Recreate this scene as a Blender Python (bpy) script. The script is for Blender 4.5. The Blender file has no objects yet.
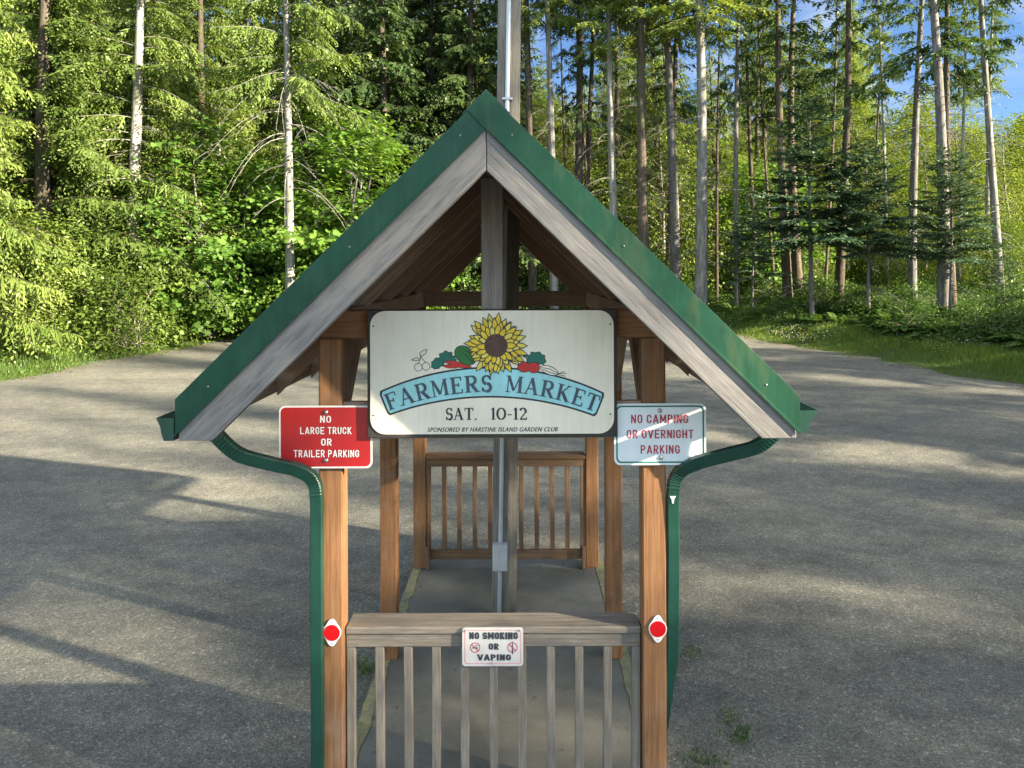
import bpy, bmesh, math, random
import numpy as np
from mathutils import Vector, Matrix
R = math.radians
random.seed(7)
C = bpy.context.scene.collection
SC = bpy.context.scene

# ------------------------------------------------------------------ camera
F, VX, VY, HC = 735.0, 520.0, 270.0, 2.81       # focal px, principal point, eye height above the slab
cam = bpy.data.cameras.new('camera'); co = bpy.data.objects.new('camera', cam); C.objects.link(co)
cam.sensor_width = 36; cam.lens = 36 * F / 1024
cam.shift_x = -(VX - 512) / 1024; cam.shift_y = (VY - 384) / 1024
cam.clip_start = .05; cam.clip_end = 2000
co.matrix_world = Matrix.Translation((0, 0, HC)) @ Matrix.Rotation(R(90), 4, 'X') @ Matrix.Rotation(R(-.22), 4, 'Z')
SC.camera = co

# ------------------------------------------------------------------ light
SUN = Vector((2.3, -1.0, 0.86)).normalized()
el = math.asin(SUN.z); az = math.atan2(SUN.x, SUN.y)
w = bpy.data.worlds.new('World'); SC.world = w; w.use_nodes = True
nt = w.node_tree; bg = nt.nodes['Background']
sky = nt.nodes.new('ShaderNodeTexSky'); sky.sky_type = 'NISHITA'; sky.sun_disc = False
sky.sun_elevation = el; sky.sun_rotation = az; sky.air_density = 1.0; sky.dust_density = .1; sky.ozone_density = 2.5
tc = nt.nodes.new('ShaderNodeTexCoord')
mp = nt.nodes.new('ShaderNodeMapping'); mp.inputs['Scale'].default_value = (1.0, 1.0, 2.6); mp.inputs['Location'].default_value = (1.5, 0, 0)
nz = nt.nodes.new('ShaderNodeTexNoise'); nz.inputs['Scale'].default_value = 2.6; nz.inputs['Detail'].default_value = 7; nz.inputs['Roughness'].default_value = .55
rp = nt.nodes.new('ShaderNodeValToRGB'); rp.color_ramp.elements[0].position = .50; rp.color_ramp.elements[1].position = .66
mx = nt.nodes.new('ShaderNodeMix'); mx.data_type = 'RGBA'
nt.links.new(tc.outputs['Generated'], mp.inputs['Vector']); nt.links.new(mp.outputs[0], nz.inputs['Vector'])
sxyz = nt.nodes.new('ShaderNodeSeparateXYZ'); nt.links.new(tc.outputs['Generated'], sxyz.inputs[0])
mr = nt.nodes.new('ShaderNodeMapRange'); mr.inputs['From Min'].default_value = .35; mr.inputs['From Max'].default_value = .75; mr.inputs['To Min'].default_value = 0; mr.inputs['To Max'].default_value = .085
nt.links.new(sxyz.outputs['Z'], mr.inputs['Value'])
ad = nt.nodes.new('ShaderNodeMath'); ad.operation = 'ADD'; nt.links.new(nz.outputs['Fac'], ad.inputs[0]); nt.links.new(mr.outputs[0], ad.inputs[1])
nt.links.new(ad.outputs[0], rp.inputs['Fac']); nt.links.new(rp.outputs['Color'], mx.inputs['Factor'])
nt.links.new(sky.outputs[0], mx.inputs[6]); mx.inputs[7].default_value = (5.2, 5.0, 4.7, 1)
mr2 = nt.nodes.new('ShaderNodeMapRange'); mr2.interpolation_type = 'SMOOTHSTEP'; nt.links.new(sxyz.outputs['Y'], mr2.inputs['Value'])
mr2.inputs['From Min'].default_value = 0; mr2.inputs['From Max'].default_value = .75; mr2.inputs['To Min'].default_value = 0; mr2.inputs['To Max'].default_value = 1
dk = nt.nodes.new('ShaderNodeMix'); dk.data_type = 'RGBA'; dk.blend_type = 'MULTIPLY'; nt.links.new(mr2.outputs[0], dk.inputs[0])
nt.links.new(mx.outputs[2], dk.inputs[6]); dk.inputs[7].default_value = (.30, .36, .47, 1)     # the sky opposite the sun is a deeper blue
nt.links.new(dk.outputs[2], bg.inputs['Color']); bg.inputs['Strength'].default_value = .082
sl = bpy.data.lights.new('sun', 'SUN'); sl.energy = 5.0; sl.angle = R(.9); sl.color = (1, .87, .66)
so = bpy.data.objects.new('sun', sl); C.objects.link(so)
so.rotation_euler = (-SUN).to_track_quat('-Z', 'Y').to_euler(); so.location = SUN * 60
SC.view_settings.view_transform = 'Standard'; SC.view_settings.look = 'None'
SC.view_settings.gamma = 1; SC.view_settings.use_curve_mapping = False
SC.view_settings.exposure = 2.6
SC.cycles.max_bounces = 6; SC.cycles.transmission_bounces = 4; SC.cycles.diffuse_bounces = 4; SC.cycles.sample_clamp_indirect = 6

# ------------------------------------------------------------------ helpers
def at(px, py, d):
    return Vector(((px - VX) * d / F, d, HC + (VY - py) * d / F))
def tag(o, label=None, cat=None, group=None, kind=None):
    if label: o['label'] = label
    if cat: o['category'] = cat
    if group: o['group'] = group
    if kind: o['kind'] = kind
    return o
def empty(name, loc, rz=0, scale=None):
    o = bpy.data.objects.new(name, None); C.objects.link(o); o.location = loc; o.rotation_euler = (0, 0, rz)
    o.empty_display_size = .2
    if scale: o.scale = scale
    return o
def link(name, me, mat=None, parent=None, loc=None):
    o = bpy.data.objects.new(name, me); C.objects.link(o)
    if mat: me.materials.clear(); me.materials.append(mat)
    if parent:
        o.parent = parent
        t = Vector((0, 0, 0)); p = parent
        while p: t = t + Vector(p.location); p = p.parent
        o.location = (Vector(loc) if loc else Vector((0, 0, 0))) - t if WORLD[0] else Vector(loc or (0, 0, 0))
    elif loc: o.location = loc
    return o
WORLD = [True]      # True: part meshes are given in world space and moved back to their thing's origin
def pym(name, v, f, smooth=False):
    me = bpy.data.meshes.new(name); me.from_pydata(v, [], f); me.update()
    if smooth: me.polygons.foreach_set('use_smooth', [True] * len(me.polygons))
    return me
def lc_attr(me, data):
    a = me.attributes.new('lc', 'FLOAT_VECTOR', 'POINT'); a.data.foreach_set('vector', np.asarray(data, dtype=np.float32).ravel())
def bar_mesh(p0, p1, w, h, up=(0, 0, 1), bevel=.004, name='bar'):
    p0 = Vector(p0); p1 = Vector(p1); x = (p1 - p0); L = x.length; x.normalize()
    z = Vector(up); z = (z - x * z.dot(x)).normalized(); y = z.cross(x)
    bm = bmesh.new(); bmesh.ops.create_cube(bm, size=1)
    for v in bm.verts: v.co = Vector((v.co.x * L, v.co.y * w, v.co.z * h))
    if bevel: bmesh.ops.bevel(bm, geom=bm.edges[:], offset=bevel, segments=1, affect='EDGES')
    me = bpy.data.meshes.new(name); bm.to_mesh(me); bm.free()
    ox = random.uniform(-20, 20); oy = random.uniform(-9, 9)
    lc_attr(me, [(v.co.x + ox, v.co.y + oy, v.co.z + oy) for v in me.vertices])
    me.transform(Matrix(((x.x, y.x, z.x, 0), (x.y, y.y, z.y, 0), (x.z, y.z, z.z, 0), (0, 0, 0, 1))))
    me.transform(Matrix.Translation((p0 + p1) / 2))
    return me
def prism_mesh(poly, y0, y1, ang=0, bevel=.003, name='prism'):
    """poly in (x,z), extruded along y"""
    bm = bmesh.new()
    a = [bm.verts.new((x, y0, z)) for x, z in poly]; b = [bm.verts.new((x, y1, z)) for x, z in poly]
    n = len(poly); bm.faces.new(a); bm.faces.new(b[::-1])
    for i in range(n): bm.faces.new((a[i], b[i], b[(i + 1) % n], a[(i + 1) % n]))
    bmesh.ops.recalc_face_normals(bm, faces=bm.faces[:])
    if bevel: bmesh.ops.bevel(bm, geom=bm.edges[:], offset=bevel, segments=1, affect='EDGES')
    me = bpy.data.meshes.new(name); bm.to_mesh(me); bm.free()
    c, s = math.cos(ang), math.sin(ang); ox = random.uniform(-20, 20)
    lc_attr(me, [(v.co.x * c + v.co.z * s + ox, v.co.y, -v.co.x * s + v.co.z * c + ox) for v in me.vertices])
    return me
def join_meshes(mes, name='joined'):
    bm = bmesh.new()
    for m in mes: bm.from_mesh(m)
    me = bpy.data.meshes.new(name); bm.to_mesh(me); bm.free(); return me
def sweep_mesh(pts, prof, wob=None, name='sweep', smooth=False, up=(0, 1, 0)):
    pts = [Vector(p) for p in pts]; v = []; f = []; n = len(prof)
    for i, p in enumerate(pts):
        t = (pts[min(i + 1, len(pts) - 1)] - pts[max(i - 1, 0)]).normalized()
        a = Vector(up); a = (a - t * a.dot(t)).normalized(); b = t.cross(a)
        s = wob[i] if wob else 1
        for u, q in prof: v.append(p + b * u * s + a * q * s)
    for i in range(len(pts) - 1):
        for k in range(n):
            f.append((i * n + k, i * n + (k + 1) % n, (i + 1) * n + (k + 1) % n, (i + 1) * n + k))
    f.append(tuple(range(n))[::-1]); f.append(tuple((len(pts) - 1) * n + k for k in range(n)))
    return pym(name, v, f, smooth)
def circ(r, n=10): return [(r * math.cos(2 * math.pi * k / n), r * math.sin(2 * math.pi * k / n)) for k in range(n)]
def resample(ctrl, n):
    """Catmull-Rom through ctrl"""
    P = [Vector(p) for p in ctrl]; P = [P[0] * 2 - P[1]] + P + [P[-1] * 2 - P[-2]]; out = []
    for i in range(1, len(P) - 2):
        for k in range(n):
            t = k / n; a, b, c, d = P[i - 1:i + 3]
            out.append(.5 * ((2 * b) + (c - a) * t + (2 * a - 5 * b + 4 * c - d) * t * t + (3 * b - a - 3 * c + d) * t ** 3))
    out.append(P[-2]); return out

# ------------------------------------------------------------------ materials
class NB:
    def __init__(s, name):
        s.m = bpy.data.materials.new(name); s.m.use_nodes = True; s.t = s.m.node_tree
        s.b = s.t.nodes['Principled BSDF']; s.out = s.t.nodes['Material Output']
    def n(s, t, **kw):
        nd = s.t.nodes.new(t)
        for k, v in kw.items():
            if k in nd.inputs.keys() if hasattr(nd.inputs, 'keys') else False: nd.inputs[k].default_value = v
            else: setattr(nd, k, v)
        return nd
    def l(s, a, b): s.t.links.new(a, b)
    def noise(s, vec, scale, detail=4, rough=.55, mapscale=None):
        if mapscale:
            m = s.t.nodes.new('ShaderNodeMapping'); m.inputs['Scale'].default_value = mapscale; s.l(vec, m.inputs['Vector']); vec = m.outputs[0]
        nd = s.t.nodes.new('ShaderNodeTexNoise'); nd.inputs['Scale'].default_value = scale; nd.inputs['Detail'].default_value = detail; nd.inputs['Roughness'].default_value = rough
        s.l(vec, nd.inputs['Vector']); return nd.outputs['Fac']
    def ramp(s, fac, stops):
        nd = s.t.nodes.new('ShaderNodeValToRGB'); e = nd.color_ramp.elements
        while len(e) < len(stops): e.new(.5)
        for i, (p, c) in enumerate(stops):
            e[i].position = p; e[i].color = (*c, 1) if len(c) == 3 else c
        s.l(fac, nd.inputs['Fac']); return nd.outputs['Color']
    def mix(s, a, b, fac, mode='MIX'):
        nd = s.t.nodes.new('ShaderNodeMix'); nd.data_type = 'RGBA'; nd.blend_type = mode
        for inp, val in ((nd.inputs[0], fac), (nd.inputs[6], a), (nd.inputs[7], b)):
            if hasattr(val, 'links'): s.l(val, inp)
            elif isinstance(val, (int, float)): inp.default_value = val
            else: inp.default_value = (*val, 1)
        return nd.outputs[2]
    def math(s, op, a, b=0.0):
        nd = s.t.nodes.new('ShaderNodeMath'); nd.operation = op
        for inp, val in ((nd.inputs[0], a), (nd.inputs[1], b)):
            if hasattr(val, 'links'): s.l(val, inp)
            else: inp.default_value = val
        return nd.outputs[0]
    def bump(s, h, strength=.3, dist=.01):
        nd = s.t.nodes.new('ShaderNodeBump'); nd.inputs['Strength'].default_value = strength; nd.inputs['Distance'].default_value = dist
        s.l(h, nd.inputs['Height']); s.l(nd.outputs[0], s.b.inputs['Normal'])
    def col(s, c):
        if hasattr(c, 'links'): s.l(c, s.b.inputs['Base Color'])
        else: s.b.inputs['Base Color'].default_value = (*c, 1)
    def rough(s, r): s.b.inputs['Roughness'].default_value = r
    def coord(s, which='Object'): return s.t.nodes.new('ShaderNodeTexCoord').outputs[which]
    def attr(s, name, out='Vector'):
        a = s.t.nodes.new('ShaderNodeAttribute'); a.attribute_name = name; return a.outputs[out]
    def rnd(s): return s.t.nodes.new('ShaderNodeObjectInfo').outputs['Random']

def wood_mat(name, dark, mid, light, streak=.35, blotch=None, rough=.75, crack=True):
    k = NB(name); v = k.attr('lc')
    g1 = k.noise(v, 1, 8, .68, (2.0, 60, 60)); g2 = k.noise(v, 1, 4, .6, (9, 190, 190)); g3 = k.noise(v, 1.7, 3)
    c = k.ramp(g1, [(.28, dark), (.5, mid), (.72, light)])
    c = k.mix(c, k.ramp(g2, [(.35, (.55, .55, .55)), (.6, (1.08, 1.08, 1.08))]), streak, 'MULTIPLY')
    c = k.mix(c, k.ramp(g3, [(.35, (.72, .72, .74)), (.65, (1.12, 1.1, 1.08))]), .6, 'MULTIPLY')
    if blotch:
        b = k.noise(v, 1, 5, .65, (2.2, 12, 12)); c = k.mix(c, blotch, k.ramp(b, [(.52, (0, 0, 0)), (.66, (1, 1, 1))]))
    vo = k.n('ShaderNodeTexVoronoi'); vo.inputs['Scale'].default_value = 1
    m = k.n('ShaderNodeMapping'); m.inputs['Scale'].default_value = (1.6, 6.0, 6.0); k.l(v, m.inputs[0]); k.l(m.outputs[0], vo.inputs['Vector'])
    c = k.mix(c, dark, k.ramp(vo.outputs['Distance'], [(.09, (.9, .9, .9)), (.15, (.25, .25, .25)), (.22, (0, 0, 0))]))
    ck = k.noise(v, 1, 5, .6, (.9, 42, 42)); c = k.mix(c, tuple(q * .35 for q in dark), k.math('MULTIPLY', k.ramp(ck, [(.66, (0, 0, 0)), (.72, (1, 1, 1))]), .75))
    c = k.mix(c, (.30, .28, .25), k.math('MULTIPLY', k.ramp(k.noise(v, 2.3, 5, .65), [(.54, (0, 0, 0)), (.74, (1, 1, 1))]), .28))
    k.col(c); k.rough(rough); k.b.inputs['Specular IOR Level'].default_value = .25
    k.bump(k.math('ADD', g1, k.math('MULTIPLY', g2, .5)), .35, .006)
    return k.m
W_CEDAR = wood_mat('cedar_post_wood', (.16, .075, .032), (.255, .125, .056), (.325, .168, .079))
W_GREY = wood_mat('weathered_grey_board', (.12, .113, .107), (.20, .19, .18), (.29, .277, .262), .6, (.25, .228, .205))
W_RAIL = wood_mat('bleached_rail_wood', (.135, .115, .09), (.215, .188, .152), (.30, .266, .22), .6, (.135, .12, .108))
W_BROWN = wood_mat('stained_rail_wood', (.10, .058, .032), (.17, .10, .055), (.23, .14, .08), .4)
W_RAFT = wood_mat('rafter_wood', (.28, .19, .13), (.42, .29, .205), (.52, .38, .275), .4)
W_DECK = wood_mat('roof_board_wood', (.22, .15, .105), (.34, .235, .165), (.43, .31, .225), .4)
W_KING = wood_mat('king_post_wood', (.22, .19, .165), (.33, .285, .25), (.42, .37, .33), .4)
W_POLE = wood_mat('pole_wood', (.13, .115, .09), (.21, .19, .155), (.29, .265, .22), .7, rough=.85)

def paint(name, c, rough=.45, dirt=.25, scale=3, metal=0, spec=.5, streaks=None):
    k = NB(name); v = k.coord('Object')
    d = k.noise(v, scale, 5, .6)
    cc = k.mix(c, k.ramp(d, [(.3, (1 - dirt,) * 3), (.65, (1.06, 1.06, 1.06))]), 1.0, 'MULTIPLY')
    if streaks:
        s = k.noise(v, 1, 5, .6, (9, 9, 3)); cc = k.mix(cc, streaks, k.math('MULTIPLY', k.ramp(s, [(.5, (0, 0, 0)), (.75, (1, 1, 1))]), .55))
    gs = k.noise(v, 1, 5, .7, (38, 38, 3.5)); cc = k.mix(cc, k.ramp(gs, [(.38, (.80, .78, .74)), (.58, (1.03, 1.03, 1.03))]), min(1, dirt * 2.5), 'MULTIPLY')
    k.col(cc); k.rough(rough); k.b.inputs['Metallic'].default_value = metal; k.b.inputs['Specular IOR Level'].default_value = spec
    k.bump(k.noise(v, scale * 2.2, 2), .06, .01)
    return k.m
GREEN = paint('green_metal', (.008, .058, .033), .46, .25, 4, spec=.25, streaks=(.03, .085, .06))
GREEN_F = paint('faded_green_metal', (.010, .064, .034), .46, .3, 4, spec=.25, streaks=(.09, .115, .05))
GREEN_D = paint('gutter_green', (.010, .058, .040), .40, .25, 5)
DARK = paint('dark_board', (.05, .043, .038), .8, .3)
SIGNW = paint('sign_cream', (.84, .76, .61), .6, .10, 2.5)
WHITE = paint('sign_white', (.76, .76, .74), .45, .08, 3)
PALE = paint('sign_pale', (.76, .82, .84), .4, .08, 3)
RED = paint('sign_red', (.40, .013, .016), .4, .12, 3)
CRIM = paint('letter_crimson', (.42, .03, .06), .5, .1)
SGREEN = paint('sign_green', (.012, .15, .09), .45, .1)
BLACK = paint('letter_black', (.035, .035, .045), .6, .2)
NAVY = paint('letter_slate', (.075, .10, .135), .65, .35, 30)
INK = paint('outline_ink', (.028, .03, .035), .6, .2)
AQUA = paint('banner_aqua', (.36, .72, .74), .6, .16, 4, streaks=(.22, .58, .50))
YEL = paint('petal_yellow', (.85, .60, .03), .6, .25, 30)
YEL2 = paint('petal_gold', (.90, .72, .12), .6, .25, 30)
SEED = paint('seed_brown', (.12, .065, .05), .8, .35, 40)
VEGG = paint('leaf_green_paint', (.012, .15, .10), .6, .2, 20)
VEGM = paint('melon_green_paint', (.02, .17, .03), .6, .2, 20)
VEGR = paint('tomato_red_paint', (.55, .03, .02), .6, .2, 20)
PINK = paint('border_pink', (.62, .25, .26), .5, .15)
REFL = paint('reflector_red', (.56, .006, .010), .25, .05)
STEEL = paint('bolt_steel', (.42, .42, .41), .4, .2, 20, metal=.8)
PIPE = paint('conduit_grey', (.55, .57, .58), .45, .15, 6, metal=.3)
BOXG = paint('box_grey', (.50, .51, .50), .45, .12, 8)

# gravel, slab, soil
def gravel_mat():
    k = NB('gravel'); v = k.coord('Object')
    vo = k.n('ShaderNodeTexVoronoi'); vo.inputs['Scale'].default_value = 135; k.l(v, vo.inputs['Vector'])
    vo2 = k.n('ShaderNodeTexVoronoi'); vo2.inputs['Scale'].default_value = 62; k.l(v, vo2.inputs['Vector'])
    sp = k.n('ShaderNodeSeparateColor'); k.l(vo.outputs['Color'], sp.inputs[0])
    sp2 = k.n('ShaderNodeSeparateColor'); k.l(vo2.outputs['Color'], sp2.inputs[0])
    c = k.ramp(sp.outputs[0], [(0, (.06, .06, .057)), (.45, (.125, .124, .116)), (.85, (.18, .177, .163)), (1, (.34, .33, .30))])
    c2 = k.ramp(sp2.outputs[0], [(.0, (.085, .085, .08)), (.6, (.138, .137, .128)), (.93, (.19, .186, .17)), (1, (.40, .39, .36))])
    c = k.mix(c, c2, .45)
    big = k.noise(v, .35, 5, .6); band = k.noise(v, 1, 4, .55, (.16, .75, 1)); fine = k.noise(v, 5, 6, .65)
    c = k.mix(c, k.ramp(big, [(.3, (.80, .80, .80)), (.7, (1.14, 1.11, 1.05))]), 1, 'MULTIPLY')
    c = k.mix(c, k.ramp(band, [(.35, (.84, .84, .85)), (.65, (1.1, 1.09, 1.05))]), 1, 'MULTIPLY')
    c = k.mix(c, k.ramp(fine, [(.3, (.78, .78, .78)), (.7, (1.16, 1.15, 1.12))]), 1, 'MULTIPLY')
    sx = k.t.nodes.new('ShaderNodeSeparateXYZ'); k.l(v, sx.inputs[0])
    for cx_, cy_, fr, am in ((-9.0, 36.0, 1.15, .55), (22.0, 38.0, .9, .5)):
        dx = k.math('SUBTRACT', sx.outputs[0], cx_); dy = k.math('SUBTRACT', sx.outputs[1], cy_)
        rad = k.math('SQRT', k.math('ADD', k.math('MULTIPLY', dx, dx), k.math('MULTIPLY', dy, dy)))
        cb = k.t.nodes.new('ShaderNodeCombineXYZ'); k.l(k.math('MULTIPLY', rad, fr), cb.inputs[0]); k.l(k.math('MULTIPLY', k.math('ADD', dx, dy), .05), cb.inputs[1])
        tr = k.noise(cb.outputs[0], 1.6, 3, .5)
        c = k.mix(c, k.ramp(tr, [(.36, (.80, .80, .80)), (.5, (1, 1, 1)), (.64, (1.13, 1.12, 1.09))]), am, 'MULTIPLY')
    st = k.noise(v, 1.1, 5, .65); c = k.mix(c, (.085, .075, .055), k.math('MULTIPLY', k.ramp(st, [(.6, (0, 0, 0)), (.78, (1, 1, 1))]), .5))
    c = k.mix(c, (1.10, 1.12, 1.07), 1, 'MULTIPLY')
    k.col(c); k.rough(.95); k.b.inputs['Specular IOR Level'].default_value = .15
    h = k.math('ADD', k.math('MULTIPLY', vo.outputs['Distance'], -.4), k.math('MULTIPLY', sp2.outputs[1], .35))
    h = k.math('ADD', h, k.math('MULTIPLY', fine, 1.5))
    k.bump(h, .8, .013)
    return k.m
def slab_mat():
    k = NB('concrete'); v = k.coord('Object')
    a = k.noise(v, 1.3, 6, .65); b = k.noise(v, 60, 3)
    c = k.ramp(a, [(.3, (.084, .082, .068)), (.52, (.130, .127, .107)), (.75, (.178, .174, .149))])
    c = k.mix(c, k.ramp(b, [(.3, (.8, .8, .8)), (.7, (1.1, 1.1, 1.1))]), .7, 'MULTIPLY')
    sp = k.noise(v, 9, 3, .4); c = k.mix(c, (.07, .065, .055), k.ramp(sp, [(.68, (0, 0, 0)), (.74, (.8, .8, .8))]))
    big = k.noise(v, .9, 5, .6); c = k.mix(c, k.ramp(big, [(.35, (.72, .73, .70)), (.6, (1.1, 1.1, 1.05))]), .8, 'MULTIPLY')
    k.col(c); k.rough(.85); k.bump(b, .2, .003); return k.m
def moss_mat():
    k = NB('moss'); v = k.coord('Object')
    a = k.noise(v, 14, 5, .7)
    k.col(k.ramp(a, [(.35, (.12, .12, .09)), (.5, (.18, .175, .09)), (.72, (.27, .245, .09))])); k.rough(.95); k.bump(a, .5, .01); return k.m
def soil_mat():
    k = NB('forest_soil'); v = k.coord('Object')
    a = k.noise(v, .8, 6, .6); b = k.noise(v, 12, 5, .6)
    c = k.ramp(a, [(.3, (.035, .05, .016)), (.5, (.05, .075, .022)), (.7, (.085, .085, .035))])
    c = k.mix(c, k.ramp(b, [(.3, (.5, .5, .5)), (.7, (1.3, 1.3, 1.2))]), .8, 'MULTIPLY')
    k.col(c); k.rough(1); k.bump(b, .6, .05); return k.m
GRAVEL, SLAB, MOSS, SOIL = gravel_mat(), slab_mat(), moss_mat(), soil_mat()

def leaf_mat(name, a, b, trans=.4, tcol=None, gloss=.035, rand=.35):
    k = NB(name); t = k.t; t.nodes.remove(k.b)
    f = k.attr('tint', 'Fac'); r = k.rnd()
    c = k.mix(a, b, f)
    c = k.mix(c, k.ramp(r, [(0, (1 - rand, 1 - rand * .8, 1 - rand)), (1, (1 + rand * .4, 1 + rand * .3, 1))]), 1, 'MULTIPLY')
    d = k.n('ShaderNodeBsdfDiffuse'); k.l(c, d.inputs['Color'])
    tr = k.n('ShaderNodeBsdfTranslucent'); k.l(k.mix(c, tcol or (1.15, 1.1, .5), 1, 'MULTIPLY'), tr.inputs['Color'])
    gl = k.n('ShaderNodeBsdfGlossy'); gl.inputs['Roughness'].default_value = .45; gl.inputs['Color'].default_value = (.5, .55, .45, 1)
    m1 = k.n('ShaderNodeMixShader'); m1.inputs[0].default_value = trans; k.l(d.outputs[0], m1.inputs[1]); k.l(tr.outputs[0], m1.inputs[2])
    m2 = k.n('ShaderNodeMixShader'); m2.inputs[0].default_value = gloss; k.l(m1.outputs[0], m2.inputs[1]); k.l(gl.outputs[0], m2.inputs[2])
    k.l(m2.outputs[0], k.out.inputs['Surface']); return k.m
L_SPRUCE = leaf_mat('spruce_needles', (.085, .14, .03), (.235, .295, .08), .42)
L_DARKFIR = leaf_mat('dark_fir_needles', (.045, .082, .03), (.10, .145, .05), .3)
L_BLUE = leaf_mat('young_fir_needles', (.055, .10, .062), (.10, .16, .09), .2, gloss=.04)
L_MAPLE = leaf_mat('maple_leaves', (.075, .165, .028), (.165, .275, .05), .42)
L_BUSH = leaf_mat('bush_leaves', (.10, .17, .03), (.25, .32, .07), .42)
L_ALDER = leaf_mat('alder_leaves', (.12, .185, .035), (.25, .30, .065), .5)
L_FERN = leaf_mat('fern_fronds', (.052, .112, .028), (.12, .19, .046), .32)
L_GRASS = leaf_mat('grass_blades', (.058, .122, .02), (.135, .20, .038), .35)
L_DEAD = leaf_mat('dry_leaves', (.16, .075, .03), (.26, .13, .06), .2)
L_FLOW = leaf_mat('white_petals', (.6, .6, .56), (.75, .75, .7), .3, (1, 1, 1))
L_YFLOW = leaf_mat('yellow_petals', (.6, .42, .02), (.7, .5, .04), .3, (1, 1, .6))

def bark_mat(name, dark, mid, light, patch=None, sc=1.0):
    k = NB(name); v = k.coord('Object')
    a = k.noise(v, 1, 5, .65, (16 * sc, 16 * sc, 2.6 * sc)); b = k.noise(v, 1, 4, .6, (3, 3, 1.1)); f = k.noise(v, 1, 3, .5, (12, 12, 26))
    c = k.ramp(a, [(.3, dark), (.5, mid), (.7, light)])
    c = k.mix(c, dark, k.ramp(f, [(.58, (0, 0, 0)), (.7, (.8, .8, .8))]))
    if patch: c = k.mix(c, patch, k.ramp(b, [(.5, (0, 0, 0)), (.66, (1, 1, 1))]))
    r = k.rnd(); c = k.mix(c, k.ramp(r, [(0, (.75, .75, .75)), (1, (1.15, 1.12, 1.08))]), 1, 'MULTIPLY')
    k.col(c); k.rough(.95); k.b.inputs['Specular IOR Level'].default_value = .1; k.bump(a, .7, .03); return k.m
B_FIR = bark_mat('fir_bark', (.04, .032, .026), (.09, .072, .058), (.16, .132, .108), (.07, .075, .04))
B_PALE = bark_mat('alder_bark', (.085, .08, .07), (.24, .232, .215), (.37, .362, .34), (.15, .15, .10), .7)
B_GREY = bark_mat('grey_bark', (.07, .066, .062), (.15, .143, .135), (.24, .23, .215), (.13, .13, .10), .8)
B_TWIG = bark_mat('dead_twigs', (.12, .105, .085), (.22, .20, .165), (.30, .27, .23))

# ------------------------------------------------------------------ terrain
def sstep(a, b, x):
    t = np.clip((x - a) / (b - a), 0, 1); return t * t * (3 - 2 * t)
def xl(y): return -9.8 - .27 * (26.5 - y) + .09 * np.clip(y - 24.0, 0, 5) ** 2 * .6
def xr(y): return 7.6 + .36 * (26.0 - y) - .5 * np.clip(y - 26.0, 0, 3)
YB = 28.0
def outside(x, y): return np.maximum(np.maximum(xl(y) - x, x - xr(y)), y - YB)
def T(x, y):
    x = np.asarray(x, float); y = np.asarray(y, float)
    base = -.06 + .028 * np.clip(y - 7, 0, 130) * sstep(5, 12, y)
    e = np.clip(outside(x, y), 0, None)
    bank = .13 * np.minimum(e, 5) * sstep(0, 2, e) + .03 * np.clip(e - 5, 0, 30)
    bump = .06 * np.sin(x * .9 + 1) * np.cos(y * .7) * sstep(.5, 3, e)
    return base + bank + bump
def Tz(x, y): return float(T(x, y))
def grid_mesh(name, X, Y, Z):
    n, m = X.shape; v = np.stack([X, Y, Z], -1).reshape(-1, 3)
    i = np.arange(n * m).reshape(n, m)
    f = np.stack([i[:-1, :-1], i[:-1, 1:], i[1:, 1:], i[1:, :-1]], -1).reshape(-1, 4)
    return pym(name, v.tolist(), f.tolist(), True)
xs = np.concatenate([np.linspace(-600, -60, 14), np.linspace(-55, 55, 160), np.linspace(60, 600, 14)])
ys = np.concatenate([np.linspace(-300, -40, 10), np.linspace(-35, 75, 160), np.linspace(80, 900, 16)])
X, Y = np.meshgrid(xs, ys); Z = T(X, Y) - .05 * (outside(X, Y) < -.6)
tag(link('ground', grid_mesh('ground', X, Y, Z), SOIL), kind='structure')
ry = np.linspace(-34, YB, 130); us = np.linspace(0, 1, 90); rng = np.random.default_rng(3)
def wav(y, s): return .28 * np.sin(y * 1.1 + s) + .18 * np.sin(y * 2.7 + 2 * s) + .10 * np.sin(y * 6.1 + s)
U, Yg = np.meshgrid(us, ry); A = xl(Yg) + wav(Yg, 1); B = xr(Yg) + wav(Yg, 4)
Xg = A + (B - A) * U; Yg = Yg + (Yg > YB - .3) * wav(Xg, 2)
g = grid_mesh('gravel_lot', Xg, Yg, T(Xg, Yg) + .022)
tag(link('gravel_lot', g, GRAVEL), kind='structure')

# ------------------------------------------------------------------ shelter
X0 = -.141                                  # ridge line
D0, D1, DM, D2, DE = 3.10, 3.70, 5.30, 6.93, 7.50
SX0, SX1 = -1.03, .79
# slab
me = bar_mesh((SX0, 5.30, -.06), (SX1, 5.30, -.06), 3.84, .12, bevel=.012); tag(link('concrete_slab', me, SLAB), kind='structure')
def moss_strip(x, wd, seed):
    r = np.random.default_rng(seed); ysn = np.linspace(3.42, 7.2, 70)
    a = x - wd / 2 + r.normal(0, .003, 70); b = x + wd / 2 + r.normal(0, .004, 70) + .008 * np.sin(np.arange(70) * .7)
    v = [(a[i], ysn[i], .0045) for i in range(70)] + [(b[i], ysn[i], .0045) for i in range(70)]
    return pym('moss_edge', v, [(i, 70 + i, 71 + i, i + 1) for i in range(69)])
for x, s in ((SX0 + .05, 1), (SX1 - .05, 2)):
    tag(link('moss_edge', moss_strip(x, .075, s), MOSS), kind='structure')

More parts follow.
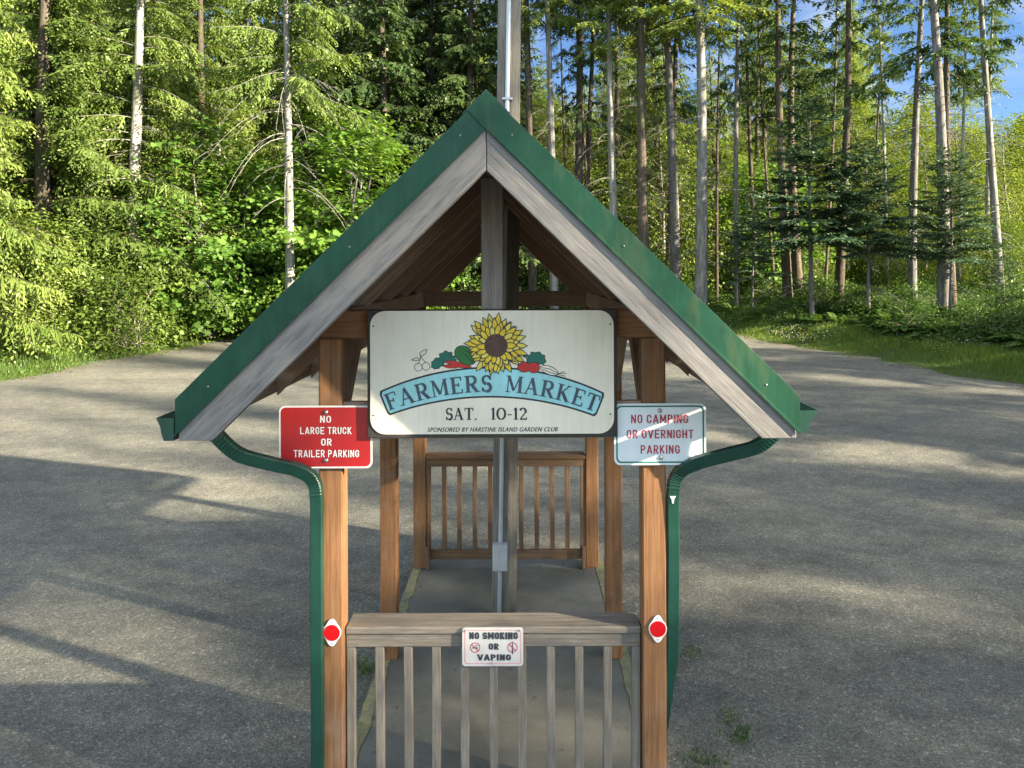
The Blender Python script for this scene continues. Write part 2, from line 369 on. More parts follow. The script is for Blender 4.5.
sh = empty('market_shelter', (X0, 5.3, 0))
tag(sh, 'open timber shelter with green metal gable roof, cedar posts and railings on a concrete slab', 'shelter')
PW = .118
PXL, PXR = -.958, .672                      # post centre lines
ZB0, ZB1 = HC - 68 * D1 / F, HC - 40 * D1 / F    # beam bottom, top
for d in (D1, DM, D2):
    for x in (PXL, PXR):
        link('post', bar_mesh((x, d + PW / 2, .0), (x, d + PW / 2, ZB0 - .002), PW, PW, (0, 1, 0), .006), W_CEDAR, sh)
# cross beams
for d, mt in ((D1, W_CEDAR), (D2, W_RAFT)):
    link('cross_beam', bar_mesh((PXL - PW / 2 - .0, d + PW / 2, (ZB0 + ZB1) / 2), (PXR + PW / 2, d + PW / 2, (ZB0 + ZB1) / 2), PW - .004, ZB1 - ZB0, bevel=.005), mt, sh)
for x in (PXL, PXR):
    link('side_plate', bar_mesh((x, D1 + PW + .004, (ZB0 + ZB1) / 2), (x, D2 - .004, (ZB0 + ZB1) / 2), PW - .01, ZB1 - ZB0 - .004), W_RAFT, sh)
    for ya, yb in ((D1 + PW, D1 + .62), (DM, DM - .50), (DM + PW, DM + .62), (D2, D2 - .50)):
        link('knee_brace', bar_mesh((x, ya, ZB0 - .50), (x, yb, ZB0 + .01), .075, .085, (0, 0, 1)), W_RAFT, sh)
# lower sign board behind the market sign
zc0, zc1 = HC - 168 * 3.69 / F, HC - 131 * 3.69 / F
link('crossbar', bar_mesh((PXL + PW / 2 + .002, 3.73, (zc0 + zc1) / 2 - .005), (PXR - PW / 2 - .002, 3.73, (zc0 + zc1) / 2 - .005), .045, zc1 - zc0, bevel=.004), W_RAFT, sh)
# roof geometry
ZT = HC + (VY - 91.5) * D0 / F; SL = .98; HW = 1.322
def zr(x, off=0): return ZT - off - SL * abs(x - X0)
GH = 36.5 * D0 / F; BH = 41.5 * D0 / F
for s in (-1, 1):
    xe = X0 + s * HW; ang = -s * math.atan(SL)
    # roof metal and boards
    poly = [(X0, zr(X0)), (xe, zr(xe)), (xe, zr(xe, .03)), (X0, zr(X0, .03))]
    link('roof_panel', prism_mesh(poly, D0 + .03, DE, ang, 0), GREEN_F, sh)
    poly = [(X0, zr(X0, .034)), (xe - s * .01, zr(xe - s * .01, .034)), (xe - s * .01, zr(xe - s * .01, .06)), (X0, zr(X0, .06))]
    link('roof_deck', prism_mesh(poly, D0 + .06, DE - .03, ang, 0), W_DECK, sh)
    # rafters
    for i, yy in enumerate((3.62, 4.32, 5.02, 5.72, 6.42)):
        xr0 = X0 + s * .025; xr1 = X0 + s * (HW - .03)
        poly = [(xr0, zr(xr0, .064)), (xr1, zr(xr1, .064)), (xr1, zr(xr1, .22)), (xr0, zr(xr0, .22))]
        link('rafter', prism_mesh(poly, yy, yy + .045, ang, .003), W_RAFT, sh)
    # barge boards front and back
    zbot = zr(xe, GH + .022)
    for y0, y1, mt in ((D0 + .0165, D0 + .055, W_GREY), (DE - .05, DE - .012, W_RAFT)):
        xi = X0 + s * .0015
        xb = X0 + s * (ZT - GH - BH - zbot) / SL
        poly = [(xi, zr(xi, .064 if y0 < 4 else .064)), (xe - s * .012, zr(xe - s * .012, .064)), (xe - s * .012, zbot), (xb, zbot), (xi, zr(xi, GH + BH))]
        link('barge_board', prism_mesh(poly, y0, y1, ang, .003), mt, sh)
    # rake trim
    for y0, y1 in ((D0 + .010, D0 + .0155), (DE - .01, DE + .006)):
        if s > 0: xa, off = X0 - .058, .006
        else: xa, off = X0 - .03, 0
        if s > 0:
            poly = [(X0, ZT + .004), (xe, zr(xe) + .004), (xe, zr(xe, GH)), (X0, ZT - GH - .006), (X0 - .080, zr(X0 - .080) + .003)]
            o = link('rake_trim', prism_mesh(poly, y0 - .005, y0 - .0005, ang, .001), GREEN_F if y0 < 4 else GREEN, sh)
            lip = [(X0 + .01, ZT - GH - .012), (xe, zr(xe, GH + .004)), (xe, zr(xe, GH - .012)), (X0 + .01, ZT - GH + .004)]
        else:
            poly = [(X0 - .001, zr(X0 - .001) + .001), (xe, zr(xe) + .001), (xe, zr(xe, GH)), (X0 - .001, zr(X0 - .001, GH))]
            o = link('rake_trim', prism_mesh(poly, y0, y1, ang, .001), GREEN, sh)
            lip = [(X0 - .03, zr(X0 - .03, GH + .004)), (xe, zr(xe, GH + .004)), (xe, zr(xe, GH - .006)), (X0 - .03, zr(X0 - .03, GH - .006))]
        link('drip_lip', prism_mesh(lip, y0 - .010, y0 - .0055, ang, .001), GREEN_F if s > 0 else GREEN, o)
        if y0 < 4:
            scs = []
            for tx in (.11, .58, 1.18):
                bm = bmesh.new(); bmesh.ops.create_uvsphere(bm, u_segments=10, v_segments=6, radius=.0042)
                m_ = bpy.data.meshes.new('screw'); bm.to_mesh(m_); bm.free()
                xx = X0 + s * tx; m_.transform(Matrix.Translation((xx, y0 - .006 * (s > 0), zr(xx, .085 if tx > .2 else .075)))); scs.append(m_)
            for m_ in scs: link('screw', m_, STEEL, o)
    # eave fascia
    link('eave_fascia', bar_mesh((xe - s * .02, D0 + .06, zbot + .055), (xe - s * .02, DE - .06, zbot + .055), .02, .10), W_RAFT, sh)
# ridge cap
poly = [(X0 - .10, zr(X0 - .10) + .014), (X0, ZT + .016), (X0 + .10, zr(X0 + .10) + .014), (X0 + .10, zr(X0 + .10) + .006), (X0, ZT + .008), (X0 - .10, zr(X0 - .10) + .006)]
link('ridge_cap', prism_mesh(poly, D0 + .02, DE, 0, 0), paint('ridge_dark', (.012, .045, .035), .5, .2), sh)
link('ridge_beam', bar_mesh((X0, D0 + .10, ZT - .18), (X0, DE - .06, ZT - .18), .045, .2), W_RAFT, sh)
# king posts
link('king_post', bar_mesh((X0, D1 + .055, ZB1 + .002), (X0, D1 + .055, ZT - .285), .11, .105, (0, 1, 0), .005), W_KING, sh)
link('king_post', bar_mesh((X0, D2 + .055, ZB1 + .002), (X0, D2 + .055, ZT - .285), .10, .10, (0, 1, 0), .005), W_RAFT, sh)
# gutters (K profile) and downspouts
def gutter(s, y0, y1, q=1.0):
    xe = X0 + s * HW; z0 = zr(xe, GH + .022) + .002; t = .004
    pr = [(.004, .098), (.004, 0), (.062, 0), (.075, .03), (.082, .06), (.104, .092), (.104, .098), (.098, .098), (.098, .094),
          (.078, .062), (.071, .032), (.060, t), (.008, t), (.008, .098)]
    o = link('gutter', prism_mesh([(xe + s * a * q, z0 + b) for a, b in pr], y0, y1, 0, 0), GREEN_D, sh)
    cap = [(.004, .095), (.004, 0), (.062, 0), (.075, .03), (.082, .06), (.102, .092), (.102, .0955)]
    link('end_cap', prism_mesh([(xe + s * a * q, z0 + b) for a, b in cap], y0 - .004, y0 - .0005, 0, 0), GREEN_D, o)
    return o
gutter(-1, D0 + .01, DE - .05, .74); gutter(1, D0 + .13, DE - .05, 1.18)
PROF = []
for sx, sz in ((1, 1), (-1, 1), (-1, -1), (1, -1)):
    q = [(sx * .030, sz * .019), (sx * .025, sz * .024)]
    PROF += q if sx * sz > 0 else q[::-1]
def downspout(ctrl, elbows):
    pts = resample(ctrl, 14); wob = []
    for i, p in enumerate(pts):
        u = i / 14.; wv = 1.0
        for a, b in elbows:
            if a <= u <= b: wv = 1 + .07 * (i % 2)
        wob.append(wv)
    return link('downspout', sweep_mesh(pts, PROF, wob, 'downspout'), GREEN_D, sh)
ds = downspout([at(205, 418, 3.44), at(218, 436, 3.44), at(238, 453, 3.48), at(268, 462, 3.54), at(297, 469, 3.61), at(312, 479, 3.66), at(316, 500, 3.68), at(316, 560, 3.68)], [(0, 2.2), (3.9, 5.9)])
p = at(316, 559, 3.68)
link('downspout_pipe', sweep_mesh([p, Vector((p.x, p.y, -.03))], PROF, None, 'pipe'), GREEN_D, ds)
ds = downspout([at(790, 412, 3.46), at(775, 432, 3.48), at(757, 447, 3.52), at(728, 455, 3.58), at(695, 464, 3.65), at(678, 474, 3.69), at(672, 495, 3.71), at(672, 560, 3.72)], [(0, 2.2), (3.9, 5.9)])
p = at(672, 559, 3.72)
link('downspout_pipe', sweep_mesh([p, Vector((p.x - .005, p.y + .01, .85)), Vector((p.x - .055, p.y + .05, .45)), Vector((p.x - .06, p.y + .06, -.03))], PROF, None, 'pipe'), GREEN_D, ds)
m_ = prism_mesh([(-.016, .016), (.016, .016), (.006, 0), (.004, -.02), (-.004, -.02), (-.006, 0)], 0, .002, 0, 0)
m_.transform(Matrix.Translation(at(672, 500, 3.683))); link('label_tab', m_, WHITE, ds)
# railings
def railing(d, x0, x1, ztop, mat, n, face_h=.066, cap_d=.165, zlow=.10, cap_h=.038):
    r = empty('railing', (X0, d, 0)); r.parent = sh; r.location = Vector((X0, d, 0)) - sh.location
    zc = ztop - cap_h
    link('top_rail', bar_mesh((x0, d + cap_d / 2, ztop - cap_h / 2), (x1, d + cap_d / 2, ztop - cap_h / 2), cap_d, cap_h, bevel=.007), mat, r)
    link('sub_rail', bar_mesh((x0 + .002, d + .035, zc - .002 - face_h / 2), (x1 - .002, d + .035, zc - .002 - face_h / 2), .045, face_h), mat, r)
    link('bottom_rail', bar_mesh((x0 + .002, d + .035, zlow + .035), (x1 - .002, d + .035, zlow + .035), .045, .085), mat, r)
    for k in range(n):
        x = x0 + .024 + (x1 - x0 - .048) * k / (n - 1)
        link('baluster', bar_mesh((x, d + .035 + random.uniform(-.002, .002), zc - face_h - .004), (x + random.uniform(-.004, .004), d + .035, zlow + .08), .042, .042, (0, 1, 0), .003), mat, r)
railing(3.735, PXL + PW / 2 + .003, PXR - PW / 2 - .003, .995, W_RAIL, 11)
railing(6.93, PXL + PW / 2 + .003, PXR - PW / 2 - .003, 1.06, W_BROWN, 11, zlow=.085)
for x, s in ((PXL, 1), (PXR, -1)):
    link('post_block', bar_mesh((x + s * (PW / 2 + .022), 6.92, .002), (x + s * (PW / 2 + .022), 6.92, .21), .035, .08, (0, 1, 0)), W_BROWN, sh)

# ------------------------------------------------------------------ utility pole
pl = empty('utility_pole', (-.12, 5.87, 0))
tag(pl, 'round grey utility pole with a pipe rising through the shelter roof', 'utility pole')
def tube_mesh(pts, rad, n=16, name='tube', caps=True):
    V = []; Fc = []
    for i, (p, r) in enumerate(zip(pts, rad)):
        p = Vector(p); t = (Vector(pts[min(i + 1, len(pts) - 1)]) - Vector(pts[max(i - 1, 0)])).normalized()
        a = Vector((1, 0, 0)) if abs(t.x) < .9 else Vector((0, 1, 0)); a = (a - t * a.dot(t)).normalized(); b = t.cross(a)
        for k in range(n):
            th = 2 * math.pi * k / n; V.append(p + a * (r * math.cos(th)) + b * (r * math.sin(th)))
    for i in range(len(pts) - 1):
        for k in range(n): Fc.append((i * n + k, i * n + (k + 1) % n, (i + 1) * n + (k + 1) % n, (i + 1) * n + k))
    if caps: Fc.append(tuple(range(n))[::-1]); Fc.append(tuple((len(pts) - 1) * n + k for k in range(n)))
    return pym(name, V, Fc, True)
pole_x = lambda z: -.138 + .0125 * z
zs = [0, .5, 1, 2, 3, 4, 5, 6, 7.5, 9]
me = tube_mesh([(pole_x(z), 5.87, z) for z in zs], [.100 - .0016 * z for z in zs], 24)
lc_attr(me, [(v.co.z, v.co.x * 1.2, v.co.y * 1.2) for v in me.vertices]); link('shaft', me, W_POLE, pl)
cx = lambda z: pole_x(z) - .036 + .0068 * z
me = tube_mesh([(cx(z), 5.87 - .112, z) for z in zs], [.017] * len(zs), 12); cd = link('conduit', me, PIPE, pl)
for z in (1.9, 4.15, 6.2):
    link('conduit_strap', bar_mesh((cx(z) - .04, 5.87 - .105, z), (cx(z) + .04, 5.87 - .105, z), .056, .022, bevel=.003), STEEL, cd)
zb = .58
jb = link('junction_box', bar_mesh((cx(zb) - .058, 5.72, zb), (cx(zb) + .058, 5.72, zb), .075, .205, bevel=.006), BOXG, pl)
link('box_cover', bar_mesh((cx(zb) - .05, 5.681, zb), (cx(zb) + .05, 5.681, zb), .004, .19, bevel=.0015), BOXG, jb)

# ------------------------------------------------------------------ signs
def rrect(cx_, cz, w_, h_, r, n=6):
    out = []
    for qx, qz, a0 in ((1, 1, 0), (-1, 1, 90), (-1, -1, 180), (1, -1, 270)):
        for k in range(n + 1):
            a = R(a0 + 90 * k / n); out.append((cx_ + qx * (w_ / 2 - r) + r * math.cos(a), cz + qz * (h_ / 2 - r) + r * math.sin(a)))
    return out
def flat(name, polys, y, mat, parent, step=0.0):
    """painted shapes: list of polygons in (x,z), facing the camera side (-y)"""
    v = []; f = []
    for i, poly in enumerate(polys):
        ar = sum(poly[k][0] * poly[(k + 1) % len(poly)][1] - poly[(k + 1) % len(poly)][0] * poly[k][1] for k in range(len(poly)))
        if ar < 0: poly = poly[::-1]
        b = len(v); v += [(x, y - i * step, z) for x, z in poly]; f.append(tuple(range(b, b + len(poly))))
    return link(name, pym(name, v, f), mat, parent)
def ring_poly(name, outer, inner, y, mat, parent):
    n = len(outer); v = [(x, y, z) for x, z in outer] + [(x, y, z) for x, z in inner]
    return link(name, pym(name, v, [(k, (k + 1) % n, n + (k + 1) % n, n + k) for k in range(n)]), mat, parent)
def text(name, s, x0, x1, z0, z1, y, mat, parent, bold=0.0, shear=0.0, space=1.06):
    cu = bpy.data.curves.new('t', 'FONT'); cu.body = s;  cu.shear = shear; cu.space_character = space; cu.resolution_u = 4
    o = bpy.data.objects.new('t', cu); C.objects.link(o); bpy.context.view_layer.update()
    me = bpy.data.meshes.new_from_object(o.evaluated_get(bpy.context.evaluated_depsgraph_get()))
    bpy.data.objects.remove(o); bpy.data.curves.remove(cu)
    co_ = np.array([v.co[:] for v in me.vertices]); mn, mxx = co_.min(0), co_.max(0)
    bo = bold * (z1 - z0); x0 += bo; x1 -= bo
    for v in me.vertices:
        v.co = (x0 + (v.co.x - mn[0]) / (mxx[0] - mn[0]) * (x1 - x0), y, z0 + (v.co.y - mn[1]) / (mxx[1] - mn[1]) * (z1 - z0))
    if bold:
        cs = []
        for k, q in enumerate((-1, 0, 1)):
            c_ = me.copy(); c_.transform(Matrix.Translation((q * bo, -.00008 * k, 0))); cs.append(c_)
        me = join_meshes(cs)
    me.name = name
    return link(name, me, mat, parent)
def seg(x0, z0, x1, z1, wd):
    dx, dz = x1 - x0, z1 - z0; L = math.hypot(dx, dz) or 1; nx, nz_ = -dz / L * wd / 2, dx / L * wd / 2
    return [(x0 + nx, z0 + nz_), (x1 + nx, z1 + nz_), (x1 - nx, z1 - nz_), (x0 - nx, z0 - nz_)]
def arcs(cx_, cy_, rx, ry, a0, a1, w0, w1, n=8):
    out = []
    for k in range(n):
        u, v = a0 + (a1 - a0) * k / n, a0 + (a1 - a0) * (k + 1) / n; m = (k + .5) / n; th = R((u + v) / 2)
        wd = w0 + (w1 - w0) * abs(math.cos(th))
        e = (v - u) * .12
        out.append((cx_ + rx * math.cos(R(u - e)), cy_ + ry * math.sin(R(u - e)), cx_ + rx * math.cos(R(v + e)), cy_ + ry * math.sin(R(v + e)), wd))
    return out
def sans_glyph(ch, t):
    W_ = .52; a = t / 2; b = 1 - t / 2; w = W_ - a; l = a; m = .5
    def A(cx_, cy_, rx, ry, a0, a1, n=7): return arcs(cx_, cy_, rx, ry, a0, a1, t, t, n)
    hw = (w - l) / 2; c = (w + l) / 2; q = .24
    top = A(c, b - q, hw, q, 0, 180, 8); bt = A(c, a + q, hw, q, 180, 360, 8); L_ = (l, a + q - .02, l, b - q + .02, t); R_ = (w, a + q - .02, w, b - q + .02, t)
    bowl = lambda z0, z1, rx: [(l, z1, w - rx, z1, t), (l, z0, w - rx, z0, t)] + A(w - rx, (z0 + z1) / 2, rx, (z1 - z0) / 2, 90, -90, 8)
    ST = (l, 0, l, 1, t)
    D = {'O': top + bt + [L_, R_], 'N': [ST, (w, 0, w, 1, t), (l, .97, w, .03, t)], 'L': [ST, (l, a, W_ - .02, a, t)], 'E': [ST, (l, a, W_, a, t), (l, b, W_, b, t), (l, m, W_ - .07, m, t)],
         'F': [ST, (l, b, W_, b, t), (l, m, W_ - .07, m, t)], 'T': [(c, 0, c, 1, t), (0, b, W_, b, t)], 'I': [(a, 0, a, 1, t)], 'H': [ST, (w, 0, w, 1, t), (l, m, w, m, t)],
         'U': bt + [(l, a + q - .02, l, 1, t), (w, a + q - .02, w, 1, t)], 'P': [ST] + bowl(.46, b, .2), 'R': [ST] + bowl(.48, b, .2) + [(c - .02, .48, w + .02, 0, t)],
         'D': [ST] + bowl(a, b, .26), 'B': [ST] + bowl(.52, b, .2) + bowl(a, .52, .22), 'A': [(a * .7, 0, .29, .99, t), (.58 - a * .7, 0, .29, .99, t), (.12, .27, .46, .27, t * .9)],
         'V': [(a * .7, 1, .29, .01, t), (.58 - a * .7, 1, .29, .01, t)], 'K': [ST, (l, .36, w, .99, t), (l + .13, .52, w + .02, 0, t)], 'M': [ST, (.66 - a, 0, .66 - a, 1, t), (l, .97, .33, .25, t * .9), (.66 - a, .97, .33, .25, t * .9)],
         'C': top + bt + [L_, (w, b - q, w, b - q - .06, t), (w, a + q + .06, w, a + q, t)], 'G': top + bt + [L_, (w, b - q, w, b - q - .05, t), (w, a + q - .02, w, .48, t), (c + .02, .46, W_, .46, t * .9)],
         'S': A(c, b - q + .01, hw, q - .01, 10, 270, 12) + A(c, a + q - .01, hw, q + .0, 90, -170, 12)}
    return ({'I': t, 'A': .58, 'V': .58, 'M': .66}.get(ch, W_), D[ch])
def px_text(name, s, x0, x1, ytop, ybot, d, mat, parent, bold=.16):
    a = at(x0, ybot, d); b = at(x1, ytop, d); gap = .15 if bold < .2 else .085; pos = 0; strokes = []
    for ch in s:
        if ch == ' ': pos += .30; continue
        wd, st = sans_glyph(ch, bold)
        strokes += [(x_0 + pos, y_0, x_1 + pos, y_1, wt) for x_0, y_0, x_1, y_1, wt in st]; pos += wd + gap
    sx = (b.x - a.x) / (pos - gap); sz = b.z - a.z
    return flat(name, [[(a.x + x * sx, a.z + z * sz) for x, z in seg(*q)] for q in strokes], d_off(parent, d), mat, parent, .00004)
def d_off(parent, d): return d
def bolt(px, py, d, parent, r=.011):
    me = tube_mesh([(0, 0, 0), (0, -.006, 0), (0, -.009, 0)], [r, r, r * .6], 12); me.transform(Matrix.Translation(at(px, py, d)))
    return link('bolt', me, STEEL, parent)

def plate(root, name, px0, px1, py0, py1, d, r, mat, th=.004):
    a = at(px0, py1, d); b = at(px1, py0, d); cx_, cz = (a.x + b.x) / 2, (a.z + b.z) / 2; w_, h_ = b.x - a.x, b.z - a.z
    link(name, prism_mesh(rrect(cx_, cz, w_, h_, r), d, d + th, 0, 0), mat, root); return cx_, cz, w_, h_
# red sign
d = 3.675
s = empty('parking_sign', at(325, 467, d)); tag(s, 'red sign with white letters forbidding large truck or trailer parking, on the left front post', 'sign')
cx_, cz, w_, h_ = plate(s, 'plate', 278.5, 371.5, 405, 467.5, d, .03, WHITE)
flat('red_field', [rrect(cx_, cz, w_ - .016, h_ - .016, .026)], d - .0006, RED, s)
for t_, a0, a1, b0, b1 in (('NO', 319.5, 330.5, 415, 422), ('LARGE TRUCK', 299.5, 351, 426.3, 433.3), ('OR', 320.5, 331, 437.8, 444.8), ('TRAILER PARKING', 293, 358.5, 449.2, 456.4)):
    px_text('lettering', t_, a0, a1, b0, b1, d - .0012, WHITE, s, bold=.14)
bolt(325.5, 411.5, d, s); bolt(325.5, 459.5, d, s)
# camping sign
s = empty('camping_sign', at(658, 467, d)); tag(s, 'white sign with green border and red letters forbidding camping, on the right front post', 'sign')
cx_, cz, w_, h_ = plate(s, 'plate', 613.5, 705.5, 404, 465.5, d, .03, PALE)
ring_poly('border', rrect(cx_, cz, w_ - .020, h_ - .020, .026), rrect(cx_, cz, w_ - .036, h_ - .036, .02), d - .0006, SGREEN, s)
for t_, a0, a1, b0, b1 in (('NO CAMPING', 630.5, 687.5, 415, 423.8), ('OR OVERNIGHT', 626, 692.5, 430.2, 438.8), ('PARKING', 640, 679, 445.6, 454.2)):
    px_text('lettering', t_, a0, a1, b0, b1, d - .0008, CRIM, s, bold=.15)
bolt(659, 411, d, s); bolt(660, 458, d, s)
# smoking sign
d = 3.722
s = empty('smoking_sign', at(491, 666, d)); tag(s, 'small white sign with bold black letters forbidding smoking or vaping, on the front rail', 'sign')
cx_, cz, w_, h_ = plate(s, 'plate', 460.8, 521.8, 627.5, 666, d, .016, paint('sign_offwhite', (.56, .54, .52), .5, .12, 4))
ring_poly('border', rrect(cx_, cz, w_ - .022, h_ - .022, .012), rrect(cx_, cz, w_ - .030, h_ - .030, .009), d - .0006, PINK, s)
for t_, a0, a1, b0, b1 in (('NO SMOKING', 467.8, 516.5, 632, 639), ('OR', 487.2, 497.3, 643.2, 649.6), ('VAPING', 475.8, 509.5, 654.2, 660.4)):
    px_text('lettering', t_, a0, a1, b0, b1, d - .0009, BLACK, s, bold=.21)
for px_, kind in ((473.7, 0), (511, 1)):
    p = at(px_, 647.3, d)
    sy = flat('symbol', [seg(p.x - .016, p.z - .002, p.x + .014, p.z - .002, .006), seg(p.x + .006, p.z + .006, p.x + .012, p.z + .014, .0025), seg(p.x, p.z + .005, p.x + .005, p.z + .013, .0025)] if kind == 0 else
              [seg(p.x, p.z - .033, p.x, p.z - .008, .007), seg(p.x, p.z - .006, p.x, p.z + .018, .005), seg(p.x, p.z + .019, p.x, p.z + .030, .004)], d - .0008, BLACK, s)
    n = 24; o_ = [(p.x + .026 * math.cos(2 * math.pi * k / n), p.z + .026 * math.sin(2 * math.pi * k / n)) for k in range(n)]
    i_ = [(p.x + .022 * math.cos(2 * math.pi * k / n), p.z + .022 * math.sin(2 * math.pi * k / n)) for k in range(n)]
    rg = ring_poly('prohibition_ring', o_, i_, d - .0012, CRIM, sy)
    flat('slash', [seg(p.x - .016, p.z + .016, p.x + .016, p.z - .016, .004)], d - .0015, CRIM, sy)
for q in ((463.8, 630.3), (518.2, 630.3), (491, 662.6)): bolt(*q, d, s, .005)
# reflectors
for px_, lab in ((330.5, 'red round reflector on a white diamond plate, screwed to the left front post'), (656.5, 'red round reflector on a white diamond plate, screwed to the right front post')):
    d = 3.690; py_ = 632 if px_ < 400 else 629.5
    p = at(px_, py_, d); s = empty('reflector', p); tag(s, lab, 'reflector', 'post reflectors')
    dia = []
    for k in range(32):
        a = 2 * math.pi * k / 32; r_ = .050 / max(abs(math.cos(a)) * 1.06, .0001); rr = min(.047, 9)
        zz = .047 * math.sin(a); xx = .047 * math.cos(a)
        if abs(math.sin(a)) > .80: zz = math.copysign(.047 * .8 + (abs(math.sin(a)) - .8) * .155, math.sin(a)); 
        dia.append((p.x + xx * .98, p.z + zz))
    link('backing_plate', prism_mesh(dia, d, d + .004, 0, 0), WHITE, s)
    link('lens', prism_mesh([(p.x + .0405 * math.cos(2 * math.pi * k / 32), p.z + .0405 * math.sin(2 * math.pi * k / 32)) for k in range(32)], d - .003, d - .0004, 0, .0006), REFL, s)
    for q in (-.054, .054):
        me = tube_mesh([(0, 0, 0), (0, -.003, 0)], [.004, .003], 8); me.transform(Matrix.Translation((p.x, d, p.z + q))); link('screw', me, STEEL, s)

# market sign: local units are pixels of the sign, SU metres each
d = 3.640; SU = (613.2 - 369.8) * d / F / 937.0; o0 = at(369.8, 310.5, d)
def su(x, y): return (o0.x + (x - 43) * SU, o0.z - (y - 50) * SU)
s = empty('market_sign', at(491, 436, d)); tag(s, 'large cream painted market sign with a sunflower above an arched blue banner, under the gable', 'sign')
a = at(366.8, 437.5, d + .006); b = at(616.5, 309.8, d + .006)
link('back_board', prism_mesh([(a.x, a.z), (b.x, a.z), (b.x, b.z), (a.x, b.z)], d + .0065, d + .046, 0, .003), DARK, s)
x0, z0 = su(43, 525); x1, z1 = su(981, 50)
pan = [(x, z) for x, z in rrect((x0 + x1) / 2, (z0 + z1) / 2, x1 - x0, z1 - z0, .075, 8)]
link('panel', prism_mesh(pan, d, d + .006, 0, 0), SIGNW, s)
for q in ((55, 108), (968, 104), (54, 452), (967, 450)):
    x, z = su(*q); me = tube_mesh([(x, d - .0003, z), (x, d - .003, z)], [.0045, .003], 8); link('screw', me, INK, s)
TH0 = R(1.6); CXB, CYB = 497 + 1275 * 0, 1275
def arc_pt(r, th):   # th measured from straight up; sign units
    t = th + TH0 * .55; return (502 + r * math.sin(t), CYB + 2 - r * math.cos(t))
def banner_poly(r0, r1, t0, t1, cut=10, n=40):
    top = [arc_pt(r1, t0 + (t1 - t0) * k / n) for k in range(n + 1)]
    q0, q1 = t0 * .80, t1 * .815; bot = []
    for k in range(n + 1):
        t = q1 + (q0 - q1) * k / n + TH0 * .35; bot.append((502 + (r0 + 243) * math.sin(t), CYB + 241 - (r0 + 243) * math.cos(t)))
    return top, bot
def rounded(pts):
    return pts
t0, t1 = -R(25.9), R(25.3)
top, bot = banner_poly(888, 1011, t0, t1)
def ends(top, bot):  # soft corners
    tl, trr, br, bl = top[0], top[-1], bot[0], bot[-1]
    def lerp(a, b, t): return (a[0] + (b[0] - a[0]) * t, a[1] + (b[1] - a[1]) * t)
    return top[1:-1] + [lerp(trr, top[-2], .3), lerp(trr, br, .12), lerp(br, trr, .12)] + [lerp(br, bot[1], .3)] + bot[1:-1] + [lerp(bl, bot[-2], .3), lerp(bl, tl, .12), lerp(tl, bl, .12), lerp(tl, top[1], .3)]
bn = flat('banner_outline', [[su(*p) for p in ends(top, bot)]], d - .0004, INK, s)
top, bot = banner_poly(895, 1004, t0 + .0072, t1 - .0072)
flat('banner', [[su(*p) for p in ends(top, bot)]], d - .0008, AQUA, s)
# serif letters: strokes (x0,y0,x1,y1,width) on a unit-height body
TK, TN = .20, .08
def serif(x, y, wd): return (x - wd / 2, y, x + wd / 2, y, .055)
G = {
 'F': (.78, [(.2, 0, .2, 1, TK), (.02, .97, .74, .97, TN), (.2, .52, .52, .52, TN), serif(.2, .03, .42), (.72, 1, .72, .74, TN), (.52, .64, .52, .40, TN)]),
 'A': (.95, [(.1, 0, .44, 1, TN), (.42, 1, .78, 0, TK), (.22, .34, .64, .34, TN), serif(.1, .03, .3), serif(.79, .03, .4)]),
 'R': (.92, [(.2, 0, .2, 1, TK), (.02, .97, .5, .97, TN), (.2, .5, .5, .5, TN), serif(.2, .03, .42)] + arcs(.48, .735, .22, .235, 90, -90, TN, TK) + [(.42, .5, .78, .02, TK), serif(.84, .03, .24)]),
 'M': (1.1, [(.13, 0, .13, 1, TN), (.15, 1, .52, .12, TK * .9), (.52, .12, .9, 1, TN), (.92, 0, .92, 1, TK), serif(.13, .03, .3), serif(.92, .03, .4), serif(.08, .97, .2), serif(.96, .97, .3)]),
 'E': (.8, [(.2, 0, .2, 1, TK), (.02, .97, .72, .97, TN), (.2, .52, .54, .52, TN), (.02, .03, .74, .03, TN), (.71, 1, .71, .77, TN), (.73, 0, .73, .25, TN), (.54, .64, .54, .40, TN)]),
 'S': (.72, arcs(.36, .73, .24, .24, 20, 180, TN, TK * .8) + arcs(.36, .73, .24, .24, 180, 262, TK, TK * .8, 5) + arcs(.36, .27, .26, .24, 82, -90, TK * .9, TK, 8) + arcs(.36, .27, .26, .24, -90, -165, TN, TK * .7, 5) + [(.6, .98, .6, .72, TN), (.1, .02, .1, .28, TN)]),
 'K': (.95, [(.2, 0, .2, 1, TK), (.26, .42, .72, .96, TN), (.38, .52, .78, .03, TK), serif(.2, .03, .42), serif(.2, .97, .42), serif(.74, .97, .3), serif(.84, .03, .3)]),
 'T': (.86, [(.43, 0, .43, 1, TK), (.05, .97, .81, .97, TN), serif(.43, .03, .42), (.07, 1, .05, .74, TN), (.79, 1, .81, .74, TN)]),
 '1': (.5, [(.27, 0, .27, 1, TK), (.08, .84, .25, .97, TN), serif(.27, .03, .42)]),
 '0': (.9, arcs(.44, .5, .36, .47, 0, 360, TN, TK, 18)),
 '2': (.78, arcs(.36, .70, .26, .27, 165, -20, TN, TK, 9) + [(.60, .63, .12, .06, .10), (.08, .05, .70, .05, .11), (.69, 0, .69, .22, TN)]),
 '-': (.5, [(.06, .42, .44, .42, .09)]), '.': (.3, [(.08, .06, .22, .06, .14)]), ' ': (.55, []),
}
def glyph_polys(ch, f):
    out = []
    for x0, y0, x1, y1, wd in G[ch][1]:
        out.append([f(x, y) for x, y in seg(x0, y0, x1, y1, wd)])
    return out
